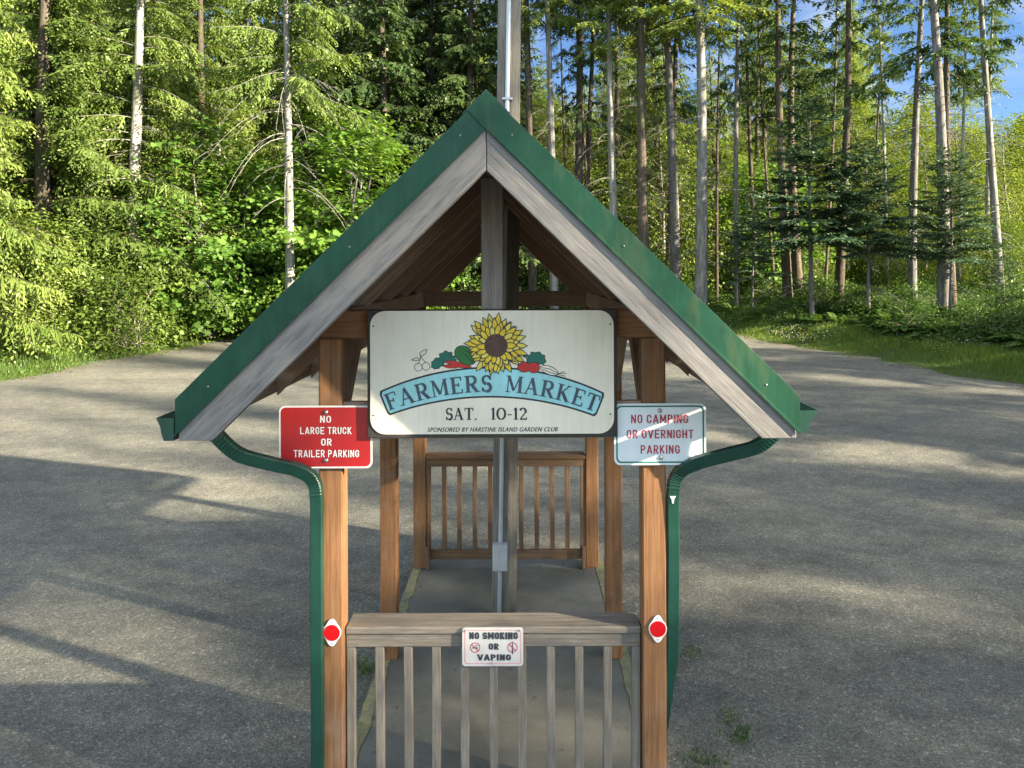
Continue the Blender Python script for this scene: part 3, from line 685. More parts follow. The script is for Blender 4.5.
def arc_word(word, ta, tb, r, h):
    tot = sum(G[c][0] for c in word) + .10 * (len(word) - 1); sc = (tb - ta) * r / tot; pos = 0; polys = []
    for c in word:
        wd = G[c][0]; tm = ta + (pos + wd / 2) * sc / r + TH0 * .55
        def f(x, y, tm=tm, wd=wd):
            lx = (x - wd / 2) * sc; ly = y * h
            X_ = 502 + r * math.sin(tm) + lx * math.cos(tm) + ly * math.sin(tm); Y_ = 362 + 1075 - r * math.cos(tm) + lx * math.sin(tm) - ly * math.cos(tm)
            return su(X_, Y_)
        polys += glyph_polys(c, f); pos += wd + .10
    return polys
flat('lettering', arc_word('FARMERS', -R(22.0), R(-.3), 1075, 64), d - .0013, NAVY, s, .00006)
flat('lettering', arc_word('MARKET', R(2.4), R(21.4), 1075, 64), d - .0013, NAVY, s, .00006)
def line_word(word, x0, x1, yb, h):
    tot = sum(G[c][0] for c in word) + .06 * (len(word) - 1); sc = (x1 - x0) / tot; pos = 0; polys = []
    for c in word:
        def f(x, y, pos=pos): return su(x0 + (pos + x) * sc, yb - y * h)
        polys += glyph_polys(c, f); pos += G[c][0] + .06
    return polys
flat('lettering', line_word('SAT.', 332, 455, 470, 46), d - .0008, BLACK, s, .00006); flat('lettering', line_word('10-12', 505, 648, 470, 46), d - .0008, BLACK, s, .00006)
a = su(262, 516); b = su(765, 499); text('lettering', 'SPONSORED BY HARSTINE ISLAND GARDEN CLUB', a[0], b[0], a[1], b[1], d - .0008, BLACK, s, bold=.04, shear=.35, space=1.12)
# fruit and vegetables
def ell(cx_, cy_, rx, ry, rot=0, n=22, wig=0, seed=0, lob=7):
    r = random.Random(seed); ph = r.uniform(0, 6); out = []
    for k in range(n):
        th = 2 * math.pi * k / n; q = 1 + wig * math.sin(lob * th + ph)
        x, y = rx * q * math.cos(th), ry * q * math.sin(th); c, s_ = math.cos(R(rot)), math.sin(R(rot))
        out.append(su(cx_ + x * c - y * s_, cy_ + x * s_ + y * c))
    return out
def inked(name, shapes, mat, base, grow=3.0):
    ol = flat(name + '_outline', [ell(cx_, cy_, rx + grow, ry + grow, rot, n, wg, sd) for cx_, cy_, rx, ry, rot, n, wg, sd in shapes], base, INK, s, .00004)
    return flat(name, [ell(cx_, cy_, rx, ry, rot, n, wg, sd) for cx_, cy_, rx, ry, rot, n, wg, sd in shapes], base - .0004, mat, s, .00004)
inked('broccoli', [(305, 250, 24, 17, -20, 40, .10, 1), (335, 228, 26, 20, -10, 40, .12, 2), (356, 240, 16, 17, 0, 40, .1, 3), (296, 262, 16, 10, 0, 40, .1, 4)], VEGG, d - .0004)
inked('melon', [(410, 222, 44, 31, 35, 30, 0, 1)], VEGM, d - .0013)
mrk = [[su(380, 200), su(412, 218), su(440, 250), su(437, 252), su(410, 222)], [su(395, 193), su(425, 208), su(446, 236), su(443, 238), su(422, 212)]]
flat('melon_stripe', mrk, d - .0022, INK, s)
inked('carrot', [(368, 252, 36, 7, 10, 20, 0, 1), (392, 262, 40, 6, 5, 20, 0, 2), (355, 264, 30, 6, 3, 20, 0, 3)], VEGR, d - .0010, 2)
inked('greens', [(684, 230, 30, 18, 8, 40, .12, 6), (664, 240, 18, 13, 0, 40, .12, 7), (700, 243, 18, 13, 10, 40, .1, 8), (640, 224, 7, 5, 0, 20, .1, 9)], VEGG, d - .0004)
inked('tomato', [(636, 268, 24, 18, 0, 24, 0, 3), (672, 270, 22, 19, 0, 24, 0, 4)], VEGR, d - .0012)
inked('onion', [(733, 281, 34, 14, 22, 30, 0, 5)], SIGNW, d - .0004)
def ink_line(pts, wd=2.4, cyc=False):
    out = []
    for k in range(len(pts) - 1):
        (x0, y0), (x1, y1) = pts[k], pts[k + 1]; out.append([su(x, y) for x, y in seg(x0, y0, x1, y1, wd)])
    return out
def circ_line(cx_, cy_, r, n=16): return ink_line([(cx_ + r * math.cos(2 * math.pi * k / n), cy_ + r * math.sin(2 * math.pi * k / n)) for k in range(n + 1)])
ch = circ_line(228, 267, 15) + circ_line(258, 264, 15) + ink_line([(228, 252), (238, 232), (236, 222)]) + ink_line([(258, 250), (246, 236), (236, 222)]) + ink_line([(236, 222), (234, 210), (248, 202), (262, 198), (258, 212), (246, 222), (236, 224)]) + ink_line([(236, 236), (222, 230), (202, 238), (215, 242), (236, 238)])
flat('cherries', ch, d - .0004, INK, s, .00004)
flat('onion_stroke', ink_line([(705, 270), (735, 276), (765, 292)]) + ink_line([(708, 276), (732, 288), (762, 296)]) + ink_line([(765, 294), (800, 292)]) + ink_line([(765, 296), (796, 304)]) + ink_line([(765, 294), (790, 285)]), d - .0013, INK, s, .00004)
# sunflower
FX, FY = 528, 184
def petal(th, r0, r1, wd, grow=0.0):
    c, s_ = math.cos(th), math.sin(th); pr = [(r0 - grow, -wd * .35 - grow), (r0 + (r1 - r0) * .45, -wd * .55 - grow), (r0 + (r1 - r0) * .8, -wd * .38 - grow), (r1 + grow * 1.6, 0)]
    pr = pr + [(x, -y) for x, y in pr[-2::-1]]
    return [su(FX + x * c - y * s_, FY + x * s_ + y * c) for x, y in pr]
rr = random.Random(5); ol = []; fl = []; fl2 = []
sf = empty('sunflower', (o0.x, d, o0.z)); sf.parent = s; sf.location = Vector((o0.x, d, o0.z)) - s.location
for ring, (n, r1, wd) in enumerate(((25, 118, 21), (22, 100, 20), (18, 78, 19))):
    fills, outs = [], []
    for k in range(n):
        th = 2 * math.pi * (k + rr.uniform(-.22, .22) + ring * .5) / n; q = rr.uniform(.86, 1.06)
        outs.append(petal(th, 34, r1 * q, wd, 3.0)); fills.append(petal(th, 36, r1 * q - 1.5, wd * .92))
    # interleave outline and fill so that every petal keeps its ink edge
    base = d - .0040 - ring * .0022
    v, f, mi = [], [], []
    for k in range(n):
        for poly, yy, m in ((outs[k], base - k * .00008, 0), (fills[k], base - k * .00008 - .00004, 1 + (k % 3 == 0))):
            ar = sum(poly[j][0] * poly[(j + 1) % len(poly)][1] - poly[(j + 1) % len(poly)][0] * poly[j][1] for j in range(len(poly)))
            if ar < 0: poly = poly[::-1]
            b0 = len(v); v += [(x, yy, z) for x, z in poly]; f.append(tuple(range(b0, b0 + len(poly)))); mi.append(m)
    me = pym('petals', v, f); ob = link('petals', me, None, sf)
    for m in (INK, YEL, YEL2): me.materials.append(m)
    me.polygons.foreach_set('material_index', mi)
flat('seed_head', [ell(FX, FY, 45, 45, 0, 40, .02, 1, 13)], d - .0110, SEED, sf)

# ------------------------------------------------------------------ vegetation generators
class Leaves:
    """accumulates leaf polygons from a small template; one mesh"""
    def __init__(s): s.v = []; s.t = []; s.m = None
    def add(s, c, u, v, tint, fold=.0):
        """c base point, u length vector, v full width vector (N,3)"""
        s.v.append(np.stack([c, c + u * .42 - v * .5, c + u, c + u * .42 + v * .5], 1)); s.t.append(np.asarray(tint, np.float32))
    def add_tpl(s, c, u, v, tint, tpl):
        tpl = np.asarray(tpl); s.v.append(c[:, None] + u[:, None] * tpl[None, :, :1] + v[:, None] * tpl[None, :, 1:2]); s.t.append(np.asarray(tint, np.float32))
    def mesh(s, name):
        vs = []; fs = []; b = 0
        for a in s.v:
            n, k, _ = a.shape; vs.append(a.reshape(-1, 3)); fs += (np.arange(n * k).reshape(n, k) + b).tolist(); b += n * k
        me = bpy.data.meshes.new(name); me.from_pydata(np.concatenate(vs).tolist(), [], fs)
        at_ = me.attributes.new('tint', 'FLOAT', 'FACE'); at_.data.foreach_set('value', np.clip(np.concatenate(s.t), 0, 1)); me.update(); return me
def unit(a): return a / (np.linalg.norm(a, axis=-1, keepdims=True) + 1e-9)
class Tubes:
    def __init__(s): s.v = []; s.f = []; s.b = 0
    def add(s, pts, rad, n=6):
        pts = np.asarray(pts, float); rad = np.asarray(rad, float)
        t = unit(np.gradient(pts, axis=0)); a = np.where(np.abs(t[:, :1]) < .85, np.array([[1., 0, 0]]), np.array([[0., 1, 0]]))
        a = unit(a - t * (a * t).sum(-1, keepdims=True)); b = np.cross(t, a); th = np.arange(n) * 2 * math.pi / n
        V = pts[:, None] + rad[:, None, None] * (a[:, None] * np.cos(th)[None, :, None] + b[:, None] * np.sin(th)[None, :, None])
        i = np.arange(len(pts) * n).reshape(len(pts), n) + s.b; j = np.roll(i, -1, 1)
        s.f += np.stack([i[:-1], j[:-1], j[1:], i[1:]], -1).reshape(-1, 4).tolist(); s.v.append(V.reshape(-1, 3)); s.b += len(pts) * n
    def mesh(s, name): return pym(name, np.concatenate(s.v).tolist(), s.f, True)

def conifer(seed, H, z0, Lmax, r0, nb, el0=.1, droop=.35, taper=.8, bend=.25, hang=.35, spray=1.0, dead=0, deadz=(1.5, 6), tint0=.45, gap=0.0, wid=.040, open_=0.0, deadl=(.5, 2.2), deaddr=(.1, .6)):
    g = np.random.default_rng(seed); tb = Tubes(); lv = Leaves()
    zz = np.linspace(-.4, H, 22); bx = bend * np.sin(zz / H * 2.2 + seed) * zz / H; by = bend * np.cos(zz / H * 1.7 + seed) * zz / H
    rad = r0 * (1 - .88 * np.clip(zz, 0, H) / H) * (1 + .35 * np.exp(-np.clip(zz + .4, 0, 9) * 2.2)); tb.add(np.stack([bx, by, zz], -1), rad, 12)
    def ax(z): return np.array([np.interp(z, zz, bx), np.interp(z, zz, by), z])
    for i in range(nb):
        q = (i + g.uniform(0, 1)) / nb; z = z0 + (H - z0) * q ** 1.05
        L = Lmax * (1 - q) ** taper * g.uniform(.55, 1.12) + .15
        if g.uniform() < gap: continue
        th = i * 2.39996 + g.uniform(-.5, .5); el = el0 + q * .5 + g.uniform(-.28, .24); dr = droop * g.uniform(.5, 1.4)
        if open_ and abs((th + math.pi / 2 + math.pi) % (2 * math.pi) - math.pi) < open_: continue
        dh = np.array([math.cos(th), math.sin(th), 0]); side = np.array([-math.sin(th), math.cos(th), 0])
        def P(t): return ax(z)[None] + dh[None] * (L * t * math.cos(el))[:, None] + np.array([[0, 0, 1.]]) * (L * (math.sin(el) * t - dr * t * t + .12 * t ** 4))[:, None]
        t = np.linspace(0, 1, 6); tb.add(P(t), .003 + .006 * L * (1 - t) * .7, 4)
        n = max(5, int(L / .085 * spray)); t = np.sort(g.uniform(.1, 1, n)); base = P(t); tan = unit(P(t + .02) - base)
        sg = np.where(np.arange(n) % 2 == 0, 1., -1.)[:, None]
        tl = (.10 + .42 * L * np.clip(1.02 - t, 0, 1) ** .65 * np.clip(t * 4, .3, 1)) * g.uniform(.6, 1.15, n); tl = np.clip(tl, .08, 1.1)
        td = unit(tan * .75 + side * sg * g.uniform(.6, 1.0, (n, 1)) + np.array([[0, 0, -1.]]) * hang * g.uniform(.3, 1.4, (n, 1)) + g.normal(0, .08, (n, 3)))
        up = unit(np.cross(td, np.cross(np.array([[0, 0, 1.]]) + g.normal(0, .35, (n, 3)), td)))
        wv = np.cross(td, up)
        bt = tint0 + g.normal(0, .13)
        lv.add(base, td * tl[:, None], wv * (wid * 1.1), bt + g.normal(0, .12, n))
        m = np.clip((tl / .075).astype(int), 2, 12)
        idx = np.repeat(np.arange(n), m); k = np.concatenate([np.arange(a) for a in m]); s = (k + .6) / np.repeat(m, m)
        sgn = np.where(k % 2 == 0, 1., -1.)[:, None]; K = len(idx)
        c = base[idx] + td[idx] * (tl[idx] * s)[:, None] + np.array([[0, 0, -1.]]) * (hang * .35 * tl[idx] * s * s)[:, None]
        ln = (.07 + .30 * tl[idx] * (1.05 - s)) * g.uniform(.7, 1.2, K)
        dr2 = unit(td[idx] * .8 + wv[idx] * sgn * .75 + np.array([[0, 0, -1.]]) * hang * .5 + g.normal(0, .16, (K, 3)))
        w2 = unit(np.cross(dr2, up[idx] + g.normal(0, .45, (K, 3))))
        lv.add(c, dr2 * ln[:, None], w2 * (wid * g.uniform(.75, 1.25, (K, 1))), bt + .10 * s + g.normal(0, .15, K))
    for i in range(dead):
        z = g.uniform(*deadz); L = g.uniform(*deadl); th = g.uniform(0, 6.28); dh = np.array([math.cos(th), math.sin(th), 0]); t = np.linspace(0, 1, 8)
        dr = g.uniform(*deaddr); cur = g.normal(0, .25); sd = np.array([-math.sin(th), math.cos(th), 0])
        pts = ax(z)[None] + dh * (L * t)[:, None] + sd * (cur * L * t ** 2)[:, None] + np.array([[0, 0, 1.]]) * (L * (.1 * t - dr * t * t))[:, None]
        tb.add(pts, .013 * (1 - t * .8) * (L ** .5), 4)
        for j in range(int(L * 4)):
            a = g.integers(2, 8); l2 = g.uniform(.15, .5); d2 = unit(dh + sd * g.choice([-1, 1]) * .9 + np.array([0, 0, g.uniform(-.9, .1)])); tt = np.linspace(0, 1, 4)
            tb.add(pts[a][None] + d2 * (l2 * tt)[:, None] + np.array([[0, 0, -1.]]) * (.2 * l2 * tt ** 2)[:, None], .006 * (1 - tt * .7), 3)
    return tb.mesh('trunk'), lv.mesh('crown')

MAPLE = [(0, 0), (.05, -.28), (-.02, -.52), (.30, -.36), (.45, -.62), (.58, -.30), (.72, -.34), (1, 0), (.72, .34), (.58, .30), (.45, .62), (.30, .36), (-.02, .52), (.05, .28)]
def broadleaf(seed, H, z0, rad, r0, nclus, per, leaf, sx=1.0, spread=.38, stems=1, flat_=.5, tpl=None, tint0=.45, lean=.3, top=.35):
    g = np.random.default_rng(seed); tb = Tubes(); lv = Leaves()
    stem = []
    for k in range(stems):
        a = g.uniform(0, 6.28); off = 0 if stems == 1 else .15 * rad; zz = np.linspace(-.3, H * (.95 if stems == 1 else g.uniform(.65, .92)), 14); u = zz / H
        ll = lean if stems == 1 else rad * .55
        px_ = off * math.cos(a) + ll * math.cos(a) * u ** 1.3 * g.uniform(.4, 1) + .10 * np.sin(u * 7 + seed + k); py_ = off * math.sin(a) + ll * math.sin(a) * u ** 1.3 * g.uniform(.4, 1) + .08 * np.cos(u * 6 + k)
        tb.add(np.stack([px_, py_, zz], -1), r0 / (1 if stems == 1 else 2.2) * (1 - .85 * np.clip(u, 0, 1)) * (1 + .3 * np.exp(-np.clip(zz + .3, 0, 9) * 2.5)), 9); stem.append((px_, py_, zz))
    zc = g.uniform(0, 1, nclus); z = z0 + (H - z0) * zc
    env = rad * np.clip(np.sin(np.pi * (.12 + .80 * zc)) ** .7, .12, 1) * (1 - top * zc)
    th = g.uniform(0, 6.28, nclus); rr_ = env * np.sqrt(g.uniform(.05, 1, nclus)) * g.uniform(.8, 1.2, nclus)
    lobe = 1 + .28 * np.sin(3 * th + seed) * np.sin(zc * 9 + seed)
    cx_ = np.cos(th) * rr_ * lobe; cy_ = np.sin(th) * rr_ * lobe
    for i in range(nclus):
        px_, py_, zz = stem[i % len(stem)]
        zb_ = max(.2, z[i] - .35 * rr_[i] - .2); b0 = np.array([np.interp(zb_, zz, px_), np.interp(zb_, zz, py_), zb_]); e = np.array([cx_[i] + np.interp(z[i], zz, px_), cy_[i] + np.interp(z[i], zz, py_), z[i]])
        t = np.linspace(0, 1, 5)[:, None]; pts = b0 + (e - b0) * t + np.array([[0, 0, 1.]]) * (.12 * rr_[i] * np.sin(t * math.pi))
        if i % 2 == 0: tb.add(pts, (.006 + .012 * rr_[i] * .6) * (1 - .75 * t[:, 0]), 4)
        n = int(per * g.uniform(.5, 1.4)); p = g.normal(0, 1, (n, 3)) * spread * np.array([1, 1, flat_]) * g.uniform(.7, 1.25) + e
        out = unit(p - np.array([[0, 0, z0 + (H - z0) * .4]]) + g.normal(0, .6, (n, 3))); nrm = unit(out * .45 + np.array([[0, 0, .75]]) + g.normal(0, .38, (n, 3)))
        u_ = unit(np.cross(np.cross(nrm, out + g.normal(0, .5, (n, 3))), nrm)); v_ = np.cross(nrm, u_); ln = leaf * g.uniform(.65, 1.2, (n, 1)) * (1.0 if seed in (61, 62, 63) else .55 + .9 * ((i * .618) % 1))
        tn = tint0 + g.normal(0, .16) + g.normal(0, .12, n)
        if tpl is None: lv.add(p, u_ * ln, v_ * ln * .62, tn)
        else: lv.add_tpl(p, u_ * ln, v_ * ln, tn, tpl)
    return tb.mesh('trunk'), lv.mesh('crown')
def fern_mesh(seed, n=14, L=.95):
    g = np.random.default_rng(seed); lv = Leaves()
    for i in range(n):
        th = 6.283 * i / n + g.uniform(-.3, .3); l = L * g.uniform(.7, 1.15); e = g.uniform(.55, 1.1); m = 22; t = np.linspace(.08, 1, m)
        dh = np.array([math.cos(th), math.sin(th), 0]); sd = np.array([-math.sin(th), math.cos(th), 0])
        P = dh * (l * np.cos(e) * t * 1.1)[:, None] + np.array([0, 0, 1.]) * (l * (math.sin(e) * t * 1.15 - .62 * t ** 2.2))[:, None]
        tan = unit(np.gradient(P, axis=0)); wd = .17 * l * np.sin(np.pi * np.clip(t * .9 + .12, 0, 1)) ** .8
        for sg in (1, -1):
            u = unit(sd * sg + tan * .35 + np.array([0, 0, -.18]) + g.normal(0, .05, (m, 3))) * wd[:, None]; lv.add(P, u, tan * .055 * l, .45 + g.normal(0, .12) + g.normal(0, .08, m))
    return lv.mesh('fronds')

WORLD[0] = False
def proto_tree(name, meshes, bark, leaf):
    return dict(name=name, trunk=meshes[0], crown=meshes[1], bark=bark, leaf=leaf)
def place(pr, x, y, label, cat='tree', group=None, s=1.0, rz=None, sxy=None, tilt=(0, 0), bark=None, sink=0.0):
    z = Tz(x, y) - sink
    o = bpy.data.objects.new(pr['name'], None); C.objects.link(o); o.location = (x, y, z)
    o.rotation_euler = (tilt[0], tilt[1], random.uniform(0, 6.28) if rz is None else rz)
    q = sxy or s; o.scale = (q, q, s); o.empty_display_size = .3
    tag(o, label, cat, group)
    for part, mt in (('trunk', bark or pr['bark']), ('crown', pr['leaf'])):
        me = pr[part]
        if me is None: continue
        c = bpy.data.objects.new(pr.get(part + '_name', part), me); C.objects.link(c); c.parent = o
        if not me.materials: me.materials.append(mt)
        if bark and part == 'trunk': c.material_slots[0].link = 'OBJECT'; c.material_slots[0].material = bark
    return o
def tx(px, d): return (px - VX) * d / F

SPR = [proto_tree('spruce_tree', conifer(11, 17, 2.2, 3.7, .25, 240, .12, .50, .75, .3, .9, 1.4, 10, (1, 5), .5, wid=.058, open_=.75), B_FIR, L_SPRUCE),
       proto_tree('spruce_tree', conifer(12, 15, 1.4, 3.4, .22, 220, .05, .48, .7, .4, 1.0, 1.4, 8, (1, 4), .5, wid=.058), B_FIR, L_SPRUCE),
       proto_tree('spruce_tree', conifer(13, 18, 3.4, 3.2, .24, 200, .1, .50, .7, .3, .9, 1.3, 26, (1.5, 7), .5, gap=.1, wid=.058, open_=.95), B_FIR, L_SPRUCE)]
SNAG = proto_tree('spruce_tree', conifer(34, 19, 8.2, 2.6, .17, 120, .1, .5, .6, .2, .9, 1.3, 34, (4.6, 9.0), .5, wid=.06, open_=.6, deadl=(.9, 2.5), deaddr=(.5, 1.1)), B_PALE, L_SPRUCE)
FIR = [proto_tree('fir_tree', conifer(21, 21, 2.4, 3.2, .26, 240, .05, .45, .6, .3, .7, .9, 22, (1.2, 6), .4, wid=.10), B_FIR, L_DARKFIR),
       proto_tree('fir_tree', conifer(22, 19, 1.4, 3.0, .22, 230, .0, .45, .6, .3, .7, .9, 14, (1.2, 5), .4, wid=.10), B_FIR, L_DARKFIR)]
TALL = [proto_tree('pine_tree', conifer(31, 23, 11.0, 2.4, .24, 110, .1, .35, .5, .65, .5, 1.0, 60, (2, 11), .5, gap=.15, wid=.07, deadl=(.25, 1.6)), B_GREY, L_SPRUCE),
        proto_tree('pine_tree', conifer(32, 24, 11.5, 2.3, .22, 110, .1, .35, .5, .5, .5, 1.0, 75, (2, 12), .5, gap=.15, wid=.07, deadl=(.25, 1.7)), B_FIR, L_SPRUCE),
        proto_tree('pine_tree', conifer(33, 21, 8.6, 2.0, .17, 70, .02, .32, .45, .8, .6, 1.0, 40, (2, 9), .4, gap=.3, wid=.075, deadl=(.25, 1.5)), B_FIR, L_DARKFIR)]
YNG = [proto_tree('young_fir', conifer(41, 6.6, 2.3, 2.2, .075, 90, .14, .22, .5, .12, .15, 1.4, 8, (.8, 2.6), wid=.065), B_GREY, L_BLUE),
       proto_tree('young_fir', conifer(42, 5.4, 1.6, 1.8, .06, 56, .16, .2, .7, .1, .15, 1.4, 6, (.6, 2.0), wid=.065), B_GREY, L_BLUE)]
MAP = [proto_tree('maple_tree', broadleaf(51, 7.6, .5, 2.7, .16, 240, 60, .155, spread=.42, stems=5, flat_=.35, tpl=MAPLE), B_GREY, L_MAPLE),
       proto_tree('maple_tree', broadleaf(52, 6.0, .3, 2.3, .12, 200, 60, .145, spread=.40, stems=4, flat_=.35, tpl=MAPLE), B_GREY, L_MAPLE)]
ALD = [proto_tree('alder_tree', broadleaf(61, 13, 3.2, 2.9, .17, 260, 42, .15, spread=.55, flat_=.55, lean=.9, top=.3), B_PALE, L_ALDER),
       proto_tree('alder_tree', broadleaf(62, 15, 5.0, 2.6, .16, 230, 42, .15, spread=.55, flat_=.55, lean=1.1, top=.3), B_PALE, L_ALDER),
       proto_tree('alder_tree', broadleaf(63, 9.5, 1.6, 2.4, .10, 220, 40, .14, spread=.5, flat_=.55, lean=.6, top=.3), B_PALE, L_ALDER)]
ALDF = [proto_tree('alder_tree', broadleaf(64, 10.5, .6, 2.8, .10, 230, 46, .30, spread=.6, flat_=.6, lean=.5, top=.3), B_PALE, L_ALDER),
        proto_tree('alder_tree', broadleaf(65, 12.5, 1.2, 2.9, .12, 240, 46, .30, spread=.6, flat_=.6, lean=.7, top=.35), B_PALE, L_ALDER)]
BSH = [proto_tree('leafy_bush', broadleaf(71, 3.4, .1, 1.7, .05, 150, 55, .105, spread=.30, stems=7, flat_=.7), B_TWIG, L_BUSH),
       proto_tree('leafy_bush', broadleaf(72, 2.2, .05, 1.35, .04, 120, 50, .09, spread=.26, stems=7, flat_=.7), B_TWIG, L_BUSH)]
LOW = [proto_tree('low_shrub', broadleaf(73, 1.25, .02, 1.1, .03, 80, 45, .085, spread=.2, stems=6, flat_=.6), B_TWIG, L_FERN)]
for b in BSH + LOW: b['trunk_name'] = 'stem'; b['crown_name'] = 'foliage'
FRN = [dict(name='sword_fern', trunk=None, crown=fern_mesh(s_, 15, L_), bark=None, leaf=L_FERN, crown_name='fronds') for s_, L_ in ((81, 1.05), (82, .85))]

# ---- the lit wood edge on the left
place(SPR[1], tx(-70, 19), 19, 'drooping bright spruce at the far left edge, branches reaching into the frame', 'tree', None, 1.0, .4)
place(SPR[0], tx(45, 22.5), 22.5, 'thick trunked spruce at the left wood edge with sunlit hanging branches', 'tree', None, 1.0, .15, 1.15)
place(SPR[2], tx(128, 23.4), 23.4, 'pale trunked tree with bare lower bole and sunlit boughs above the left bushes', 'tree', None, 1.0, .1, .98, (0, R(1.2)), B_PALE)
place(SNAG, tx(290, 23.6), 23.6, 'pale spruce with curling dead branches above the sunlit maple', 'tree', None, 1.0, 0, 1.0)
for px_, d_, pr, s_, lab in ((88, 28, SPR[1], 1.05, 'sunlit spruce between the two pale trunks at left'),
                             (205, 27.5, SPR[0], 1.0, 'sunlit spruce with broad boughs behind the large maple at left'),
                             (-25, 26, SPR[2], 1.0, 'spruce behind the far left drooping spruce'),
                             (255, 31, SPR[1], 1.15, 'spruce in half shade left of the curling dead branches'),
                             (335, 31.5, FIR[1], 1.0, 'dark fir rising right behind the maple by the roof'),
                             (385, 30, FIR[0], 1.0, 'dense dark fir filling the gap left of the roof peak'),
                             (428, 33, FIR[1], 1.1, 'dark fir just left of the roof peak'),
                             (468, 31, FIR[0], .95, 'dark fir with bare grey stem directly behind the roof peak'),
                             (160, 33, FIR[0], 1.0, 'shaded fir deep behind the left pale trunk')):
    place(pr, tx(px_, d_), d_, lab, 'tree', None, s_)
place(MAP[0], tx(345, 25), 25, 'large leaved bright green maple beside the left roof slope', 'tree', None, 1.0, .3)
place(MAP[0], tx(215, 24.5), 24.5, 'large leaved maple below the spruce boughs, second from the left', 'tree', None, .92, 2.0)
place(MAP[1], tx(285, 26.5), 26.5, 'shaded green maple between the two bigger maples', 'tree', None, 1.0, 1.0)
place(MAP[1], tx(150, 25), 25, 'smaller maple at the foot of the pale trunk at left', 'tree', None, .85, 4.0)
place(MAP[1], tx(402, 29), 29, 'maple behind the left roof slope near the fascia', 'tree', None, .9, 5.0)
for px_, d_, pr, s_, lab in ((8, 21.8, BSH[0], 1.0, 'sunlit bush at the far left frame edge'), (62, 21.6, BSH[0], 1.08, 'tall sunlit bush beside the gravel, second from the left'), (112, 22.9, BSH[0], .9, 'sunlit bush third from the left along the gravel edge'),
                             (150, 23.6, BSH[1], 1.0, 'low leafy bush right of the pale trunk foot'), (130, 21.9, BSH[1], 1.15, 'leafy bush hiding the foot of the pale trunk'), (196, 25, BSH[1], 1.05, 'low leafy bush behind the reddish soil'), (232, 26, BSH[1], 1.0, 'leafy bush above the dry brown stems'),
                             (275, 27, BSH[1], 1.1, 'leafy bush under the maple near the roof eave'), (325, 27.8, BSH[0], .8, 'shaded bush behind the left roof slope'), (30, 20.6, BSH[1], .9, 'small bush at the gravel edge far left'), (92, 21.9, BSH[1], .8, 'small bush at the foot of the tall left bush')):
    place(pr, tx(px_, d_), d_, lab, 'bush', None, s_)
for px_, d_, pr, s_, lab in ((92, 24.5, ALD[2], .8, 'bright young alder between the two left trunks'), (172, 24.2, ALD[2], .72, 'bright young alder just right of the left pale trunk'), (232, 27.5, ALD[2], .9, 'young alder rising behind the second maple'), (10, 23.5, ALD[2], .8, 'young alder behind the far left bush')):
    place(pr, tx(px_, d_), d_, lab, 'tree', None, s_)
# ---- trunks right of the pole
TR = [(533, 31, TALL[1], .95, 0, B_FIR, 'slim brown trunk just right of the utility pole'), (554, 30, TALL[0], .75, 0, B_PALE, 'thin sunlit pale trunk right of the pole'),
      (577, 33, TALL[1], 1.0, 0, B_FIR, 'brown trunk leaning close beside a twin right of the pole'), (586, 33.5, TALL[2], 1.0, .3, B_FIR, 'dark twin of the brown trunk right of the pole'),
      (616, 29.5, TALL[0], .80, 0, B_PALE, 'slim pale trunk left of the thick dark trunk above the right roof slope'), (645, 29, TALL[1], 1.15, 0, B_FIR, 'thick dark trunk above the middle of the right roof slope'),
      (668, 32, TALL[2], 1.0, 0, B_FIR, 'thin trunk between the thick dark trunk and the grey one'), (676, 30.5, TALL[0], 1.0, 0, B_GREY, 'grey barked trunk left of the palest trunk'),
      (700, 28.6, TALL[0], 1.12, .2, B_PALE, 'palest and straightest grey trunk rising from the ferns beside the roof'), (737, 30, TALL[2], .75, -.8, B_GREY, 'thin crooked trunk between the palest trunk and the young firs'),
      (757, 34, TALL[2], .7, 1.2, B_FIR, 'thin leaning stem behind the young firs'), (788, 29.5, TALL[2], 1.15, 0, B_FIR, 'dark trunk of the left pair behind the young firs'),
      (799, 31, TALL[2], 1.25, .4, B_FIR, 'dark trunk of the pair standing behind the dark young fir'), (838, 28.5, TALL[2], 1.1, .5, B_FIR, 'dark trunk rising through the middle young fir'),
      (912, 31, TALL[2], 1.1, -.5, B_GREY, 'grey trunk standing left of the thickest trunk near the right edge'), (943, 25.5, TALL[2], 1.25, .3, B_GREY, 'thickest grey trunk near the right frame edge'),
      (953, 26, TALL[2], .8, 1.0, B_FIR, 'thin dark stem growing against the thickest right trunk'), (1001, 27, TALL[2], .9, 2.2, B_PALE, 'leaning pale trunk at the right frame edge')]
for px_, d_, pr, sxy, tl, bk, lab in TR:
    place(pr, tx(px_, d_), d_, lab, 'tree', None, 1.0 + random.uniform(-.05, .1), None, sxy, (0, R(tl)), bk)
for px_, d_, pr, s_, lab in ((812, 26.5, YNG[0], 1.22, 'dark blue green young fir with layered boughs, largest of the young firs'), (868, 26, YNG[0], .95, 'young fir with layered boughs left of the thickest right trunk'),
                             (752, 29, YNG[1], .9, 'small young fir nearest the palest trunk'), (950, 24.6, YNG[0], .85, 'young fir with flat boughs in front of the thickest right trunk'),
                             (1003, 24, YNG[1], .45, 'low dark fir sapling at the right frame edge')):
    place(pr, tx(px_, d_), d_, lab, 'tree', None, s_)
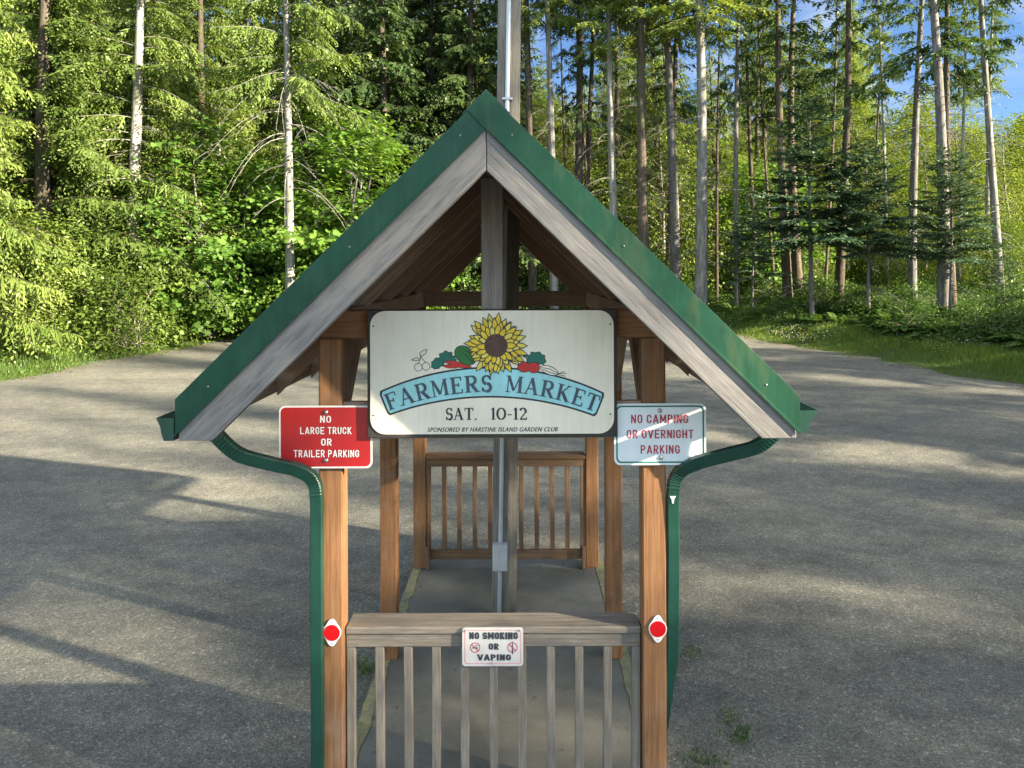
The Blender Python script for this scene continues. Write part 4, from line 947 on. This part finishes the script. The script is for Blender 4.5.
# ---- deep woods
g = np.random.default_rng(17)
def deep(n, pxr, dr, protos, labels, group, sr=(.85, 1.15), thin=None):
    k = 0
    for i in range(n):
        px_ = pxr[0] + (pxr[1] - pxr[0]) * (i + g.uniform(.1, .9)) / n; d_ = g.uniform(*dr); pr = protos[g.integers(len(protos))]
        place(pr, tx(px_, d_), d_, labels, 'tree', group, g.uniform(*sr), None, thin, (g.normal(0, .03), g.normal(0, .03)) if thin else (0, 0))
deep(20, (-60, 520), (34, 44), FIR + SPR[:2], 'conifer standing deep in the dense woods left of the pole', 'conifers deep in the left woods')
deep(18, (-60, 540), (46, 60), FIR + SPR[:2], 'conifer at the back of the dense left woods', 'conifers at the back of the left woods', (1.1, 1.4))
deep(10, (510, 790), (38, 50), [SPR[0], SPR[1], TALL[1], ALD[2]], 'tree in the sunlit woods behind the bare trunks right of the pole', 'trees behind the bare trunks')
deep(14, (500, 830), (52, 68), [SPR[0], SPR[1], ALDF[1], SPR[1]], 'sunlit tree at the back of the woods right of the pole', 'trees at the back of the middle woods', (1.0, 1.25))
deep(7, (780, 1080), (38, 46), [ALD[2]], 'slender pale alder in the bright thicket behind the young firs', 'slender alders behind the young firs', (.75, 1.0))
deep(22, (740, 1140), (48, 66), ALDF, 'yellow green broadleaf tree in the sunny far thicket at right', 'broadleaf trees of the far right thicket', (.72, 1.0))
deep(16, (500, 1130), (68, 84), ALDF, 'broadleaf tree at the very back beyond the thicket', 'broadleaf trees at the very back', (.8, 1.1))
deep(4, (770, 880), (50, 58), [ALD[1], SPR[0]], 'tall sunlit tree standing above the far thicket', 'tall trees above the far thicket', (1.1, 1.3))
deep(11, (535, 1010), (31, 42), [TALL[2], TALL[0]], 'thin stem among the trunks of the shaded right woods', 'thin stems in the right woods', (.8, 1.05), .45)
deep(30, (530, 1070), (32.5, 46), [BSH[0], MAP[1], ALD[2], BSH[0]], 'leafy green clump of undergrowth beneath the bare trunks', 'leafy clumps under the trunks', (.75, 1.1))
# ---- woods beside and behind the viewpoint, right of the lot: they throw the dappled shade
def off(lst, lab, grp):
    for pr, x, y, s_, rz in lst: place(pr, x, y, lab, 'tree', grp, s_, rz)
OFF = [(ALD[2], 28.11, -8.83, 1.100, 4.92),
       (ALD[2], 27.40, -4.43, 0.501, 4.82),
       (ALD[2], 36.48, 0.48, 0.606, 3.10),
       (ALD[2], 27.36, -9.66, 1.100, 0.04),
       (ALD[2], 19.63, -5.58, 0.942, 2.18),
       (ALD[2], 15.60, -1.19, 0.954, 0.35),
       (ALD[2], 23.73, 8.28, 0.406, 2.72),
       (ALD[2], 17.88, -7.08, 0.517, 2.82),
       (FIR[1], 31.16, 13.09, 0.408, 4.53),
       (FIR[0], 19.27, -6.64, 0.813, 3.64),
       (FIR[0], 26.86, 13.24, 0.586, 5.20),
       (FIR[0], 22.41, -12.51, 0.875, 0.94),
       (FIR[1], 32.10, -4.36, 0.787, 3.84),
       (FIR[0], 35.43, 6.64, 0.441, 5.89),
       (FIR[1], 21.04, -0.31, 0.505, 2.80),
       (FIR[1], 18.82, -6.67, 0.887, 0.31),
       (FIR[1], 27.84, 6.20, 0.844, 5.23),
       (FIR[1], 22.47, -5.25, 0.400, 2.14),
       (FIR[0], 23.64, -9.20, 0.630, 5.57),
       (FIR[1], 16.40, 8.89, 0.532, 0.37),
       (FIR[0], 22.40, 12.67, 0.841, 5.38),
       (FIR[1], 40.00, -14.76, 0.843, 3.80),
       (FIR[0], 40.00, -7.08, 0.417, 0.88),
       (FIR[1], 25.39, 5.04, 0.843, 6.28),
       (FIR[1], 23.13, -3.98, 0.952, 5.66),
       (FIR[1], 22.72, -6.09, 0.471, 4.20),
       (FIR[1], 18.45, -4.20, 0.421, 0.99),
       (SPR[0], 28.68, -9.95, 0.450, 2.14),
       (SPR[1], 32.96, -15.09, 0.581, 5.66),
       (SPR[0], 15.72, 7.39, 0.490, 0.47),
       (SPR[0], 15.60, -5.97, 1.100, 1.53),
       (SPR[1], 25.17, -12.58, 1.038, 4.08),
       (SPR[0], 23.80, 1.43, 0.400, 4.29),
       (SPR[2], 17.47, -15.33, 1.004, 4.28),
       (SPR[1], 19.18, 3.06, 0.764, 1.50),
       (SPR[2], 19.77, -0.23, 0.567, 1.76)]
off(OFF, 'tree of the woods along the right side of the lot', 'trees along the right side of the lot')

# ---- ferns, shrubs, grass
k = 0
for i in range(800):
    if k >= 170: break
    y = g.uniform(17, 33.5); e = g.uniform(2.4, 6.5); x = float(xr(y)) + e if y < YB else g.uniform(-1, 14)
    if y >= YB and not (YB + 1.6 < y): continue
    px_ = VX + x * F / y
    if px_ > 1045 or px_ < 560: continue
    k += 1
    if k % 7 == 3: place(LOW[0], x, y, 'low leafy shrub among the sword ferns of the right bank', 'shrub', 'low shrubs on the right bank', g.uniform(.5, .9))
    else: place(FRN[k % 2], x, y, 'green sword fern on the right bank below the trunks', 'fern', 'sword ferns on the right bank', g.uniform(.8, 1.25))
for i in range(16):
    px_ = 425 + i * 11 + g.uniform(-4, 4); y = g.uniform(29.3, 33); place(FRN[i % 2], tx(px_, y), y, 'green sword fern behind the shelter at the back of the lot', 'fern', 'sword ferns behind the shelter', g.uniform(.9, 1.3))
for i in range(14):
    px_ = 10 + i * 24 + g.uniform(-8, 8); y = 20 + i * .62 + g.uniform(.6, 2.2); place(FRN[i % 2], tx(px_, y), y, 'sunlit fern at the foot of the left bushes', 'fern', 'ferns under the left bushes', g.uniform(.6, 1.0))
for i in range(20):
    px_ = 400 + g.uniform(0, 300); y = g.uniform(30, 36); place(BSH[1] if i % 2 else LOW[0], tx(px_, y), y, 'leafy undergrowth bush behind the back edge of the lot', 'bush', 'undergrowth behind the lot', g.uniform(.8, 1.3))

def scatter(n, xr_, yr_, emin, emax, seed):
    g = np.random.default_rng(seed); x = g.uniform(*xr_, n); y = g.uniform(*yr_, n); e = outside(x, y); k = (e > emin) & (e < emax)
    return x[k], y[k], e[k], g
def grass(name, n, xr_, yr_, e0, e1, hh, seed, mat, wid=.012):
    x, y, e, g = scatter(n, xr_, yr_, e0, e1, seed); m = len(x); p = np.stack([x, y, T(x, y) - .01], -1)
    cl = .5 + .5 * np.sin(x * 2.1 + np.sin(y * 1.7) * 2) * np.cos(y * 2.3)
    u = np.stack([g.normal(0, .35, m), g.normal(0, .35, m), np.ones(m)], -1) * (hh * (.45 + .8 * cl) * g.uniform(.6, 1.3, m) * np.clip(.35 + e * .5, .2, 1.2))[:, None]
    th = g.uniform(0, 6.28, m); v = np.stack([np.cos(th), np.sin(th), 0 * th], -1) * wid
    lv = Leaves(); lv.add(p, u, v, .25 + .5 * cl + g.normal(0, .15, m)); return tag(link(name, lv.mesh(name), mat), kind='stuff')
grass('grass_strip', 150000, (-22, -8), (14, 33), -.35, 3.0, .22, 1, L_GRASS, .016)
grass('grass_strip', 200000, (5, 18), (14, 33), -.5, 4.8, .21, 2, L_GRASS, .014)
grass('grass_strip', 60000, (-12, 8), (27, 34), -.3, 3.5, .28, 3, L_GRASS, .016)
def cover(name, n, xr_, yr_, e0, e1, hz, leaf, seed, mat):
    x, y, e, g = scatter(n, xr_, yr_, e0, e1, seed); m = len(x)
    hmax = hz * (.5 + .5 * np.sin(x * 1.3 + 1 + np.sin(y * .8)) * np.cos(y * 1.1 + .7 * np.sin(x * .6))) * (.25 + .75 * sstep(e0, e0 + 3.5, e)) + .06
    p = np.stack([x, y, T(x, y) + hmax * g.uniform(0, 1, m)], -1); th = g.uniform(0, 6.28, m)
    u = np.stack([np.cos(th), np.sin(th), g.normal(.1, .4, m)], -1) * (leaf * g.uniform(.6, 1.3, m))[:, None]
    v = np.cross(unit(u), unit(np.array([0, 0, 1.]) + g.normal(0, .4, (m, 3)))) * leaf * .6
    lv = Leaves(); lv.add(p, u, v, .4 + g.normal(0, .2, m)); return tag(link(name, lv.mesh(name), mat), kind='stuff')
cover('ground_cover', 90000, (-24, -6), (16, 42), 1.2, 14, .7, .10, 11, L_BUSH)
cover('ground_cover', 150000, (0, 30), (16, 52), 2.2, 30, .95, .11, 12, L_FERN)
cover('ground_cover', 60000, (-14, 14), (29, 52), 2.0, 30, .9, .12, 13, L_FERN)
# daisies and buttercups in the right verge
for nm, seed, n, mt, xx, yy in (('white_flowers', 31, 1500, L_FLOW, (6, 13), (17, 29)), ('yellow_flowers', 32, 700, L_YFLOW, (7, 14), (16, 26))):
    x, y, e, g2 = scatter(n * 3, xx, yy, .2, 2.8, seed); kk = (np.sin(x * 1.2 + seed) * np.cos(y * .9) > .25); x, y = x[kk], y[kk]; m = len(x); lv = Leaves()
    p = np.stack([x, y, T(x, y) + g2.uniform(.12, .3, m)], -1); u = np.stack([g2.normal(0, .3, m) + .03, g2.normal(0, .3, m), g2.normal(0, .2, m)], -1); u = unit(u) * .032
    v = np.cross(unit(u), unit(np.array([0, -.4, 1.]) + g2.normal(0, .3, (m, 3)))) * .032; lv.add(p - u / 2, u, v, g2.uniform(0, 1, m))
    tag(link(nm, lv.mesh(nm), mt), kind='stuff')
# dry brown stems and fallen reddish leaves at left
x, y, e, g2 = scatter(9000, (-11.5, -7.5), (24, 29), .5, 2.4, 41); m = len(x); lv = Leaves(); th = g2.uniform(0, 6.28, m)
u = np.stack([np.cos(th), np.sin(th), g2.normal(0, .25, m)], -1) * .09; v = np.cross(u, np.array([[0, 0, 1.]]) + g2.normal(0, .3, (m, 3))) * .6
lv.add(np.stack([x, y, T(x, y) + g2.uniform(.12, .26, m)], -1), u, v, g2.uniform(0, 1, m)); tag(link('dry_leaves', lv.mesh('dry_leaves'), L_DEAD), kind='stuff')
def litter(nm, n, xx, yy, e0, e1, sd, mt, sz, lift):
    x, y, e, g2 = scatter(n, xx, yy, e0, e1, sd); kk = g2.uniform(0, 1, len(x)) < np.clip((e - e0) / (-e0 + .01), 0, 1) ** 1.6 * (.55 + .45 * np.sin(x * 2.3) * np.cos(y * 1.9)); x, y = x[kk], y[kk]; m = len(x); th = g2.uniform(0, 6.28, m); lv = Leaves()
    u = np.stack([np.cos(th), np.sin(th), g2.normal(0, .2, m)], -1) * (sz * g2.uniform(.5, 1.6, m))[:, None]; v = np.cross(unit(u), unit(np.array([[0, 0, 1.]]) + g2.normal(0, .3, (m, 3)))) * sz * .45
    lv.add(np.stack([x, y, T(x, y) + lift], -1), u, v, g2.uniform(0, 1, m)); tag(link(nm, lv.mesh(nm), mt), kind='stuff')
litter('leaf_litter', 60000, (-17, 14), (12, 28.5), -1.3, .6, 51, L_DEAD, .05, .04)
litter('clover_patches', 60000, (-17, 14), (12, 28.5), -1.0, .5, 52, L_GRASS, .06, .05)
g2 = np.random.default_rng(9); m = 60; lv = Leaves(); th = g2.uniform(0, 6.28, m); yy = g2.uniform(3.5, 7.1, m); xx = SX0 + .06 + (SX1 - SX0 - .12) * np.clip(g2.beta(.5, .5, m), 0, 1)
u = np.stack([np.cos(th), np.sin(th), g2.normal(0, .15, m)], -1) * g2.uniform(.012, .035, (m, 1)); lv.add(np.stack([xx, yy, .008 + 0 * xx], -1), u, np.cross(u, np.array([[0, 0, 1.]])) * .5, g2.uniform(0, 1, m))
tag(link('leaf_litter', lv.mesh('leaf_litter'), L_DEAD), kind='stuff')
WORLD[0] = True
def fallen_log(p0, p1, r, label):
    p0 = Vector((p0[0], p0[1], Tz(*p0) + r * .8)); p1 = Vector((p1[0], p1[1], Tz(*p1) + r * .8)); n = 12
    pts = [p0.lerp(p1, k / n) + Vector((0, 0, random.uniform(-.02, .02))) for k in range(n + 1)]
    me = tube_mesh(pts, [r * (1 - .3 * k / n) * random.uniform(.94, 1.05) for k in range(n + 1)], 12); o = link('fallen_log', me, B_GREY); tag(o, label, 'log')
fallen_log((12.4, 19.6), (14.6, 20.5), .11, 'grey weathered log lying in the weeds at the right edge')
fallen_log((12.9, 20.9), (14.9, 19.7), .08, 'thin grey log crossing behind the thicker one at right')
fallen_log((tx(238, 26.6), 26.9), (tx(322, 28), 28.6), .14, 'brown log lying on the reddish soil by the left gravel edge')
WORLD[0] = False
# weeds in the gravel
def weed(seed, r, h, n):
    g = np.random.default_rng(seed); p = np.stack([g.normal(0, r, n), g.normal(0, r, n), 0 * np.ones(n)], -1); u = np.stack([g.normal(0, .5, n), g.normal(0, .5, n), np.ones(n)], -1) * (h * g.uniform(.4, 1.2, n))[:, None]
    th = g.uniform(0, 6.28, n); v = np.stack([np.cos(th), np.sin(th), 0 * th], -1) * .010; lv = Leaves(); lv.add(p, u, v, g.uniform(0, 1, n)); return lv.mesh('weed_tuft')
for px_, py_, sd, r_, h_, n_, lab in ((738, 738, 1, .05, .07, 90, 'weed tuft in the gravel right of the camping sign post, nearest the viewer'), (690, 655, 2, .05, .04, 70, 'small weed tuft beside the right downspout foot'), (362, 672, 3, .045, .09, 80, 'weed tuft against the left edge of the slab'),
                                      (703, 766, 4, .05, .05, 90, 'weed tuft at the bottom of the frame right of the post'), (730, 718, 5, .04, .04, 50, 'tiny weed tuft just behind the nearest one')):
    d_ = (HC + .045) * F / (py_ - VY); o = link('weed_tuft', weed(sd, r_ * 1.3, h_ * .8, n_), L_FERN, None, (tx(px_, d_), d_, Tz(tx(px_, d_), d_) + .02)); tag(o, lab, 'weed')
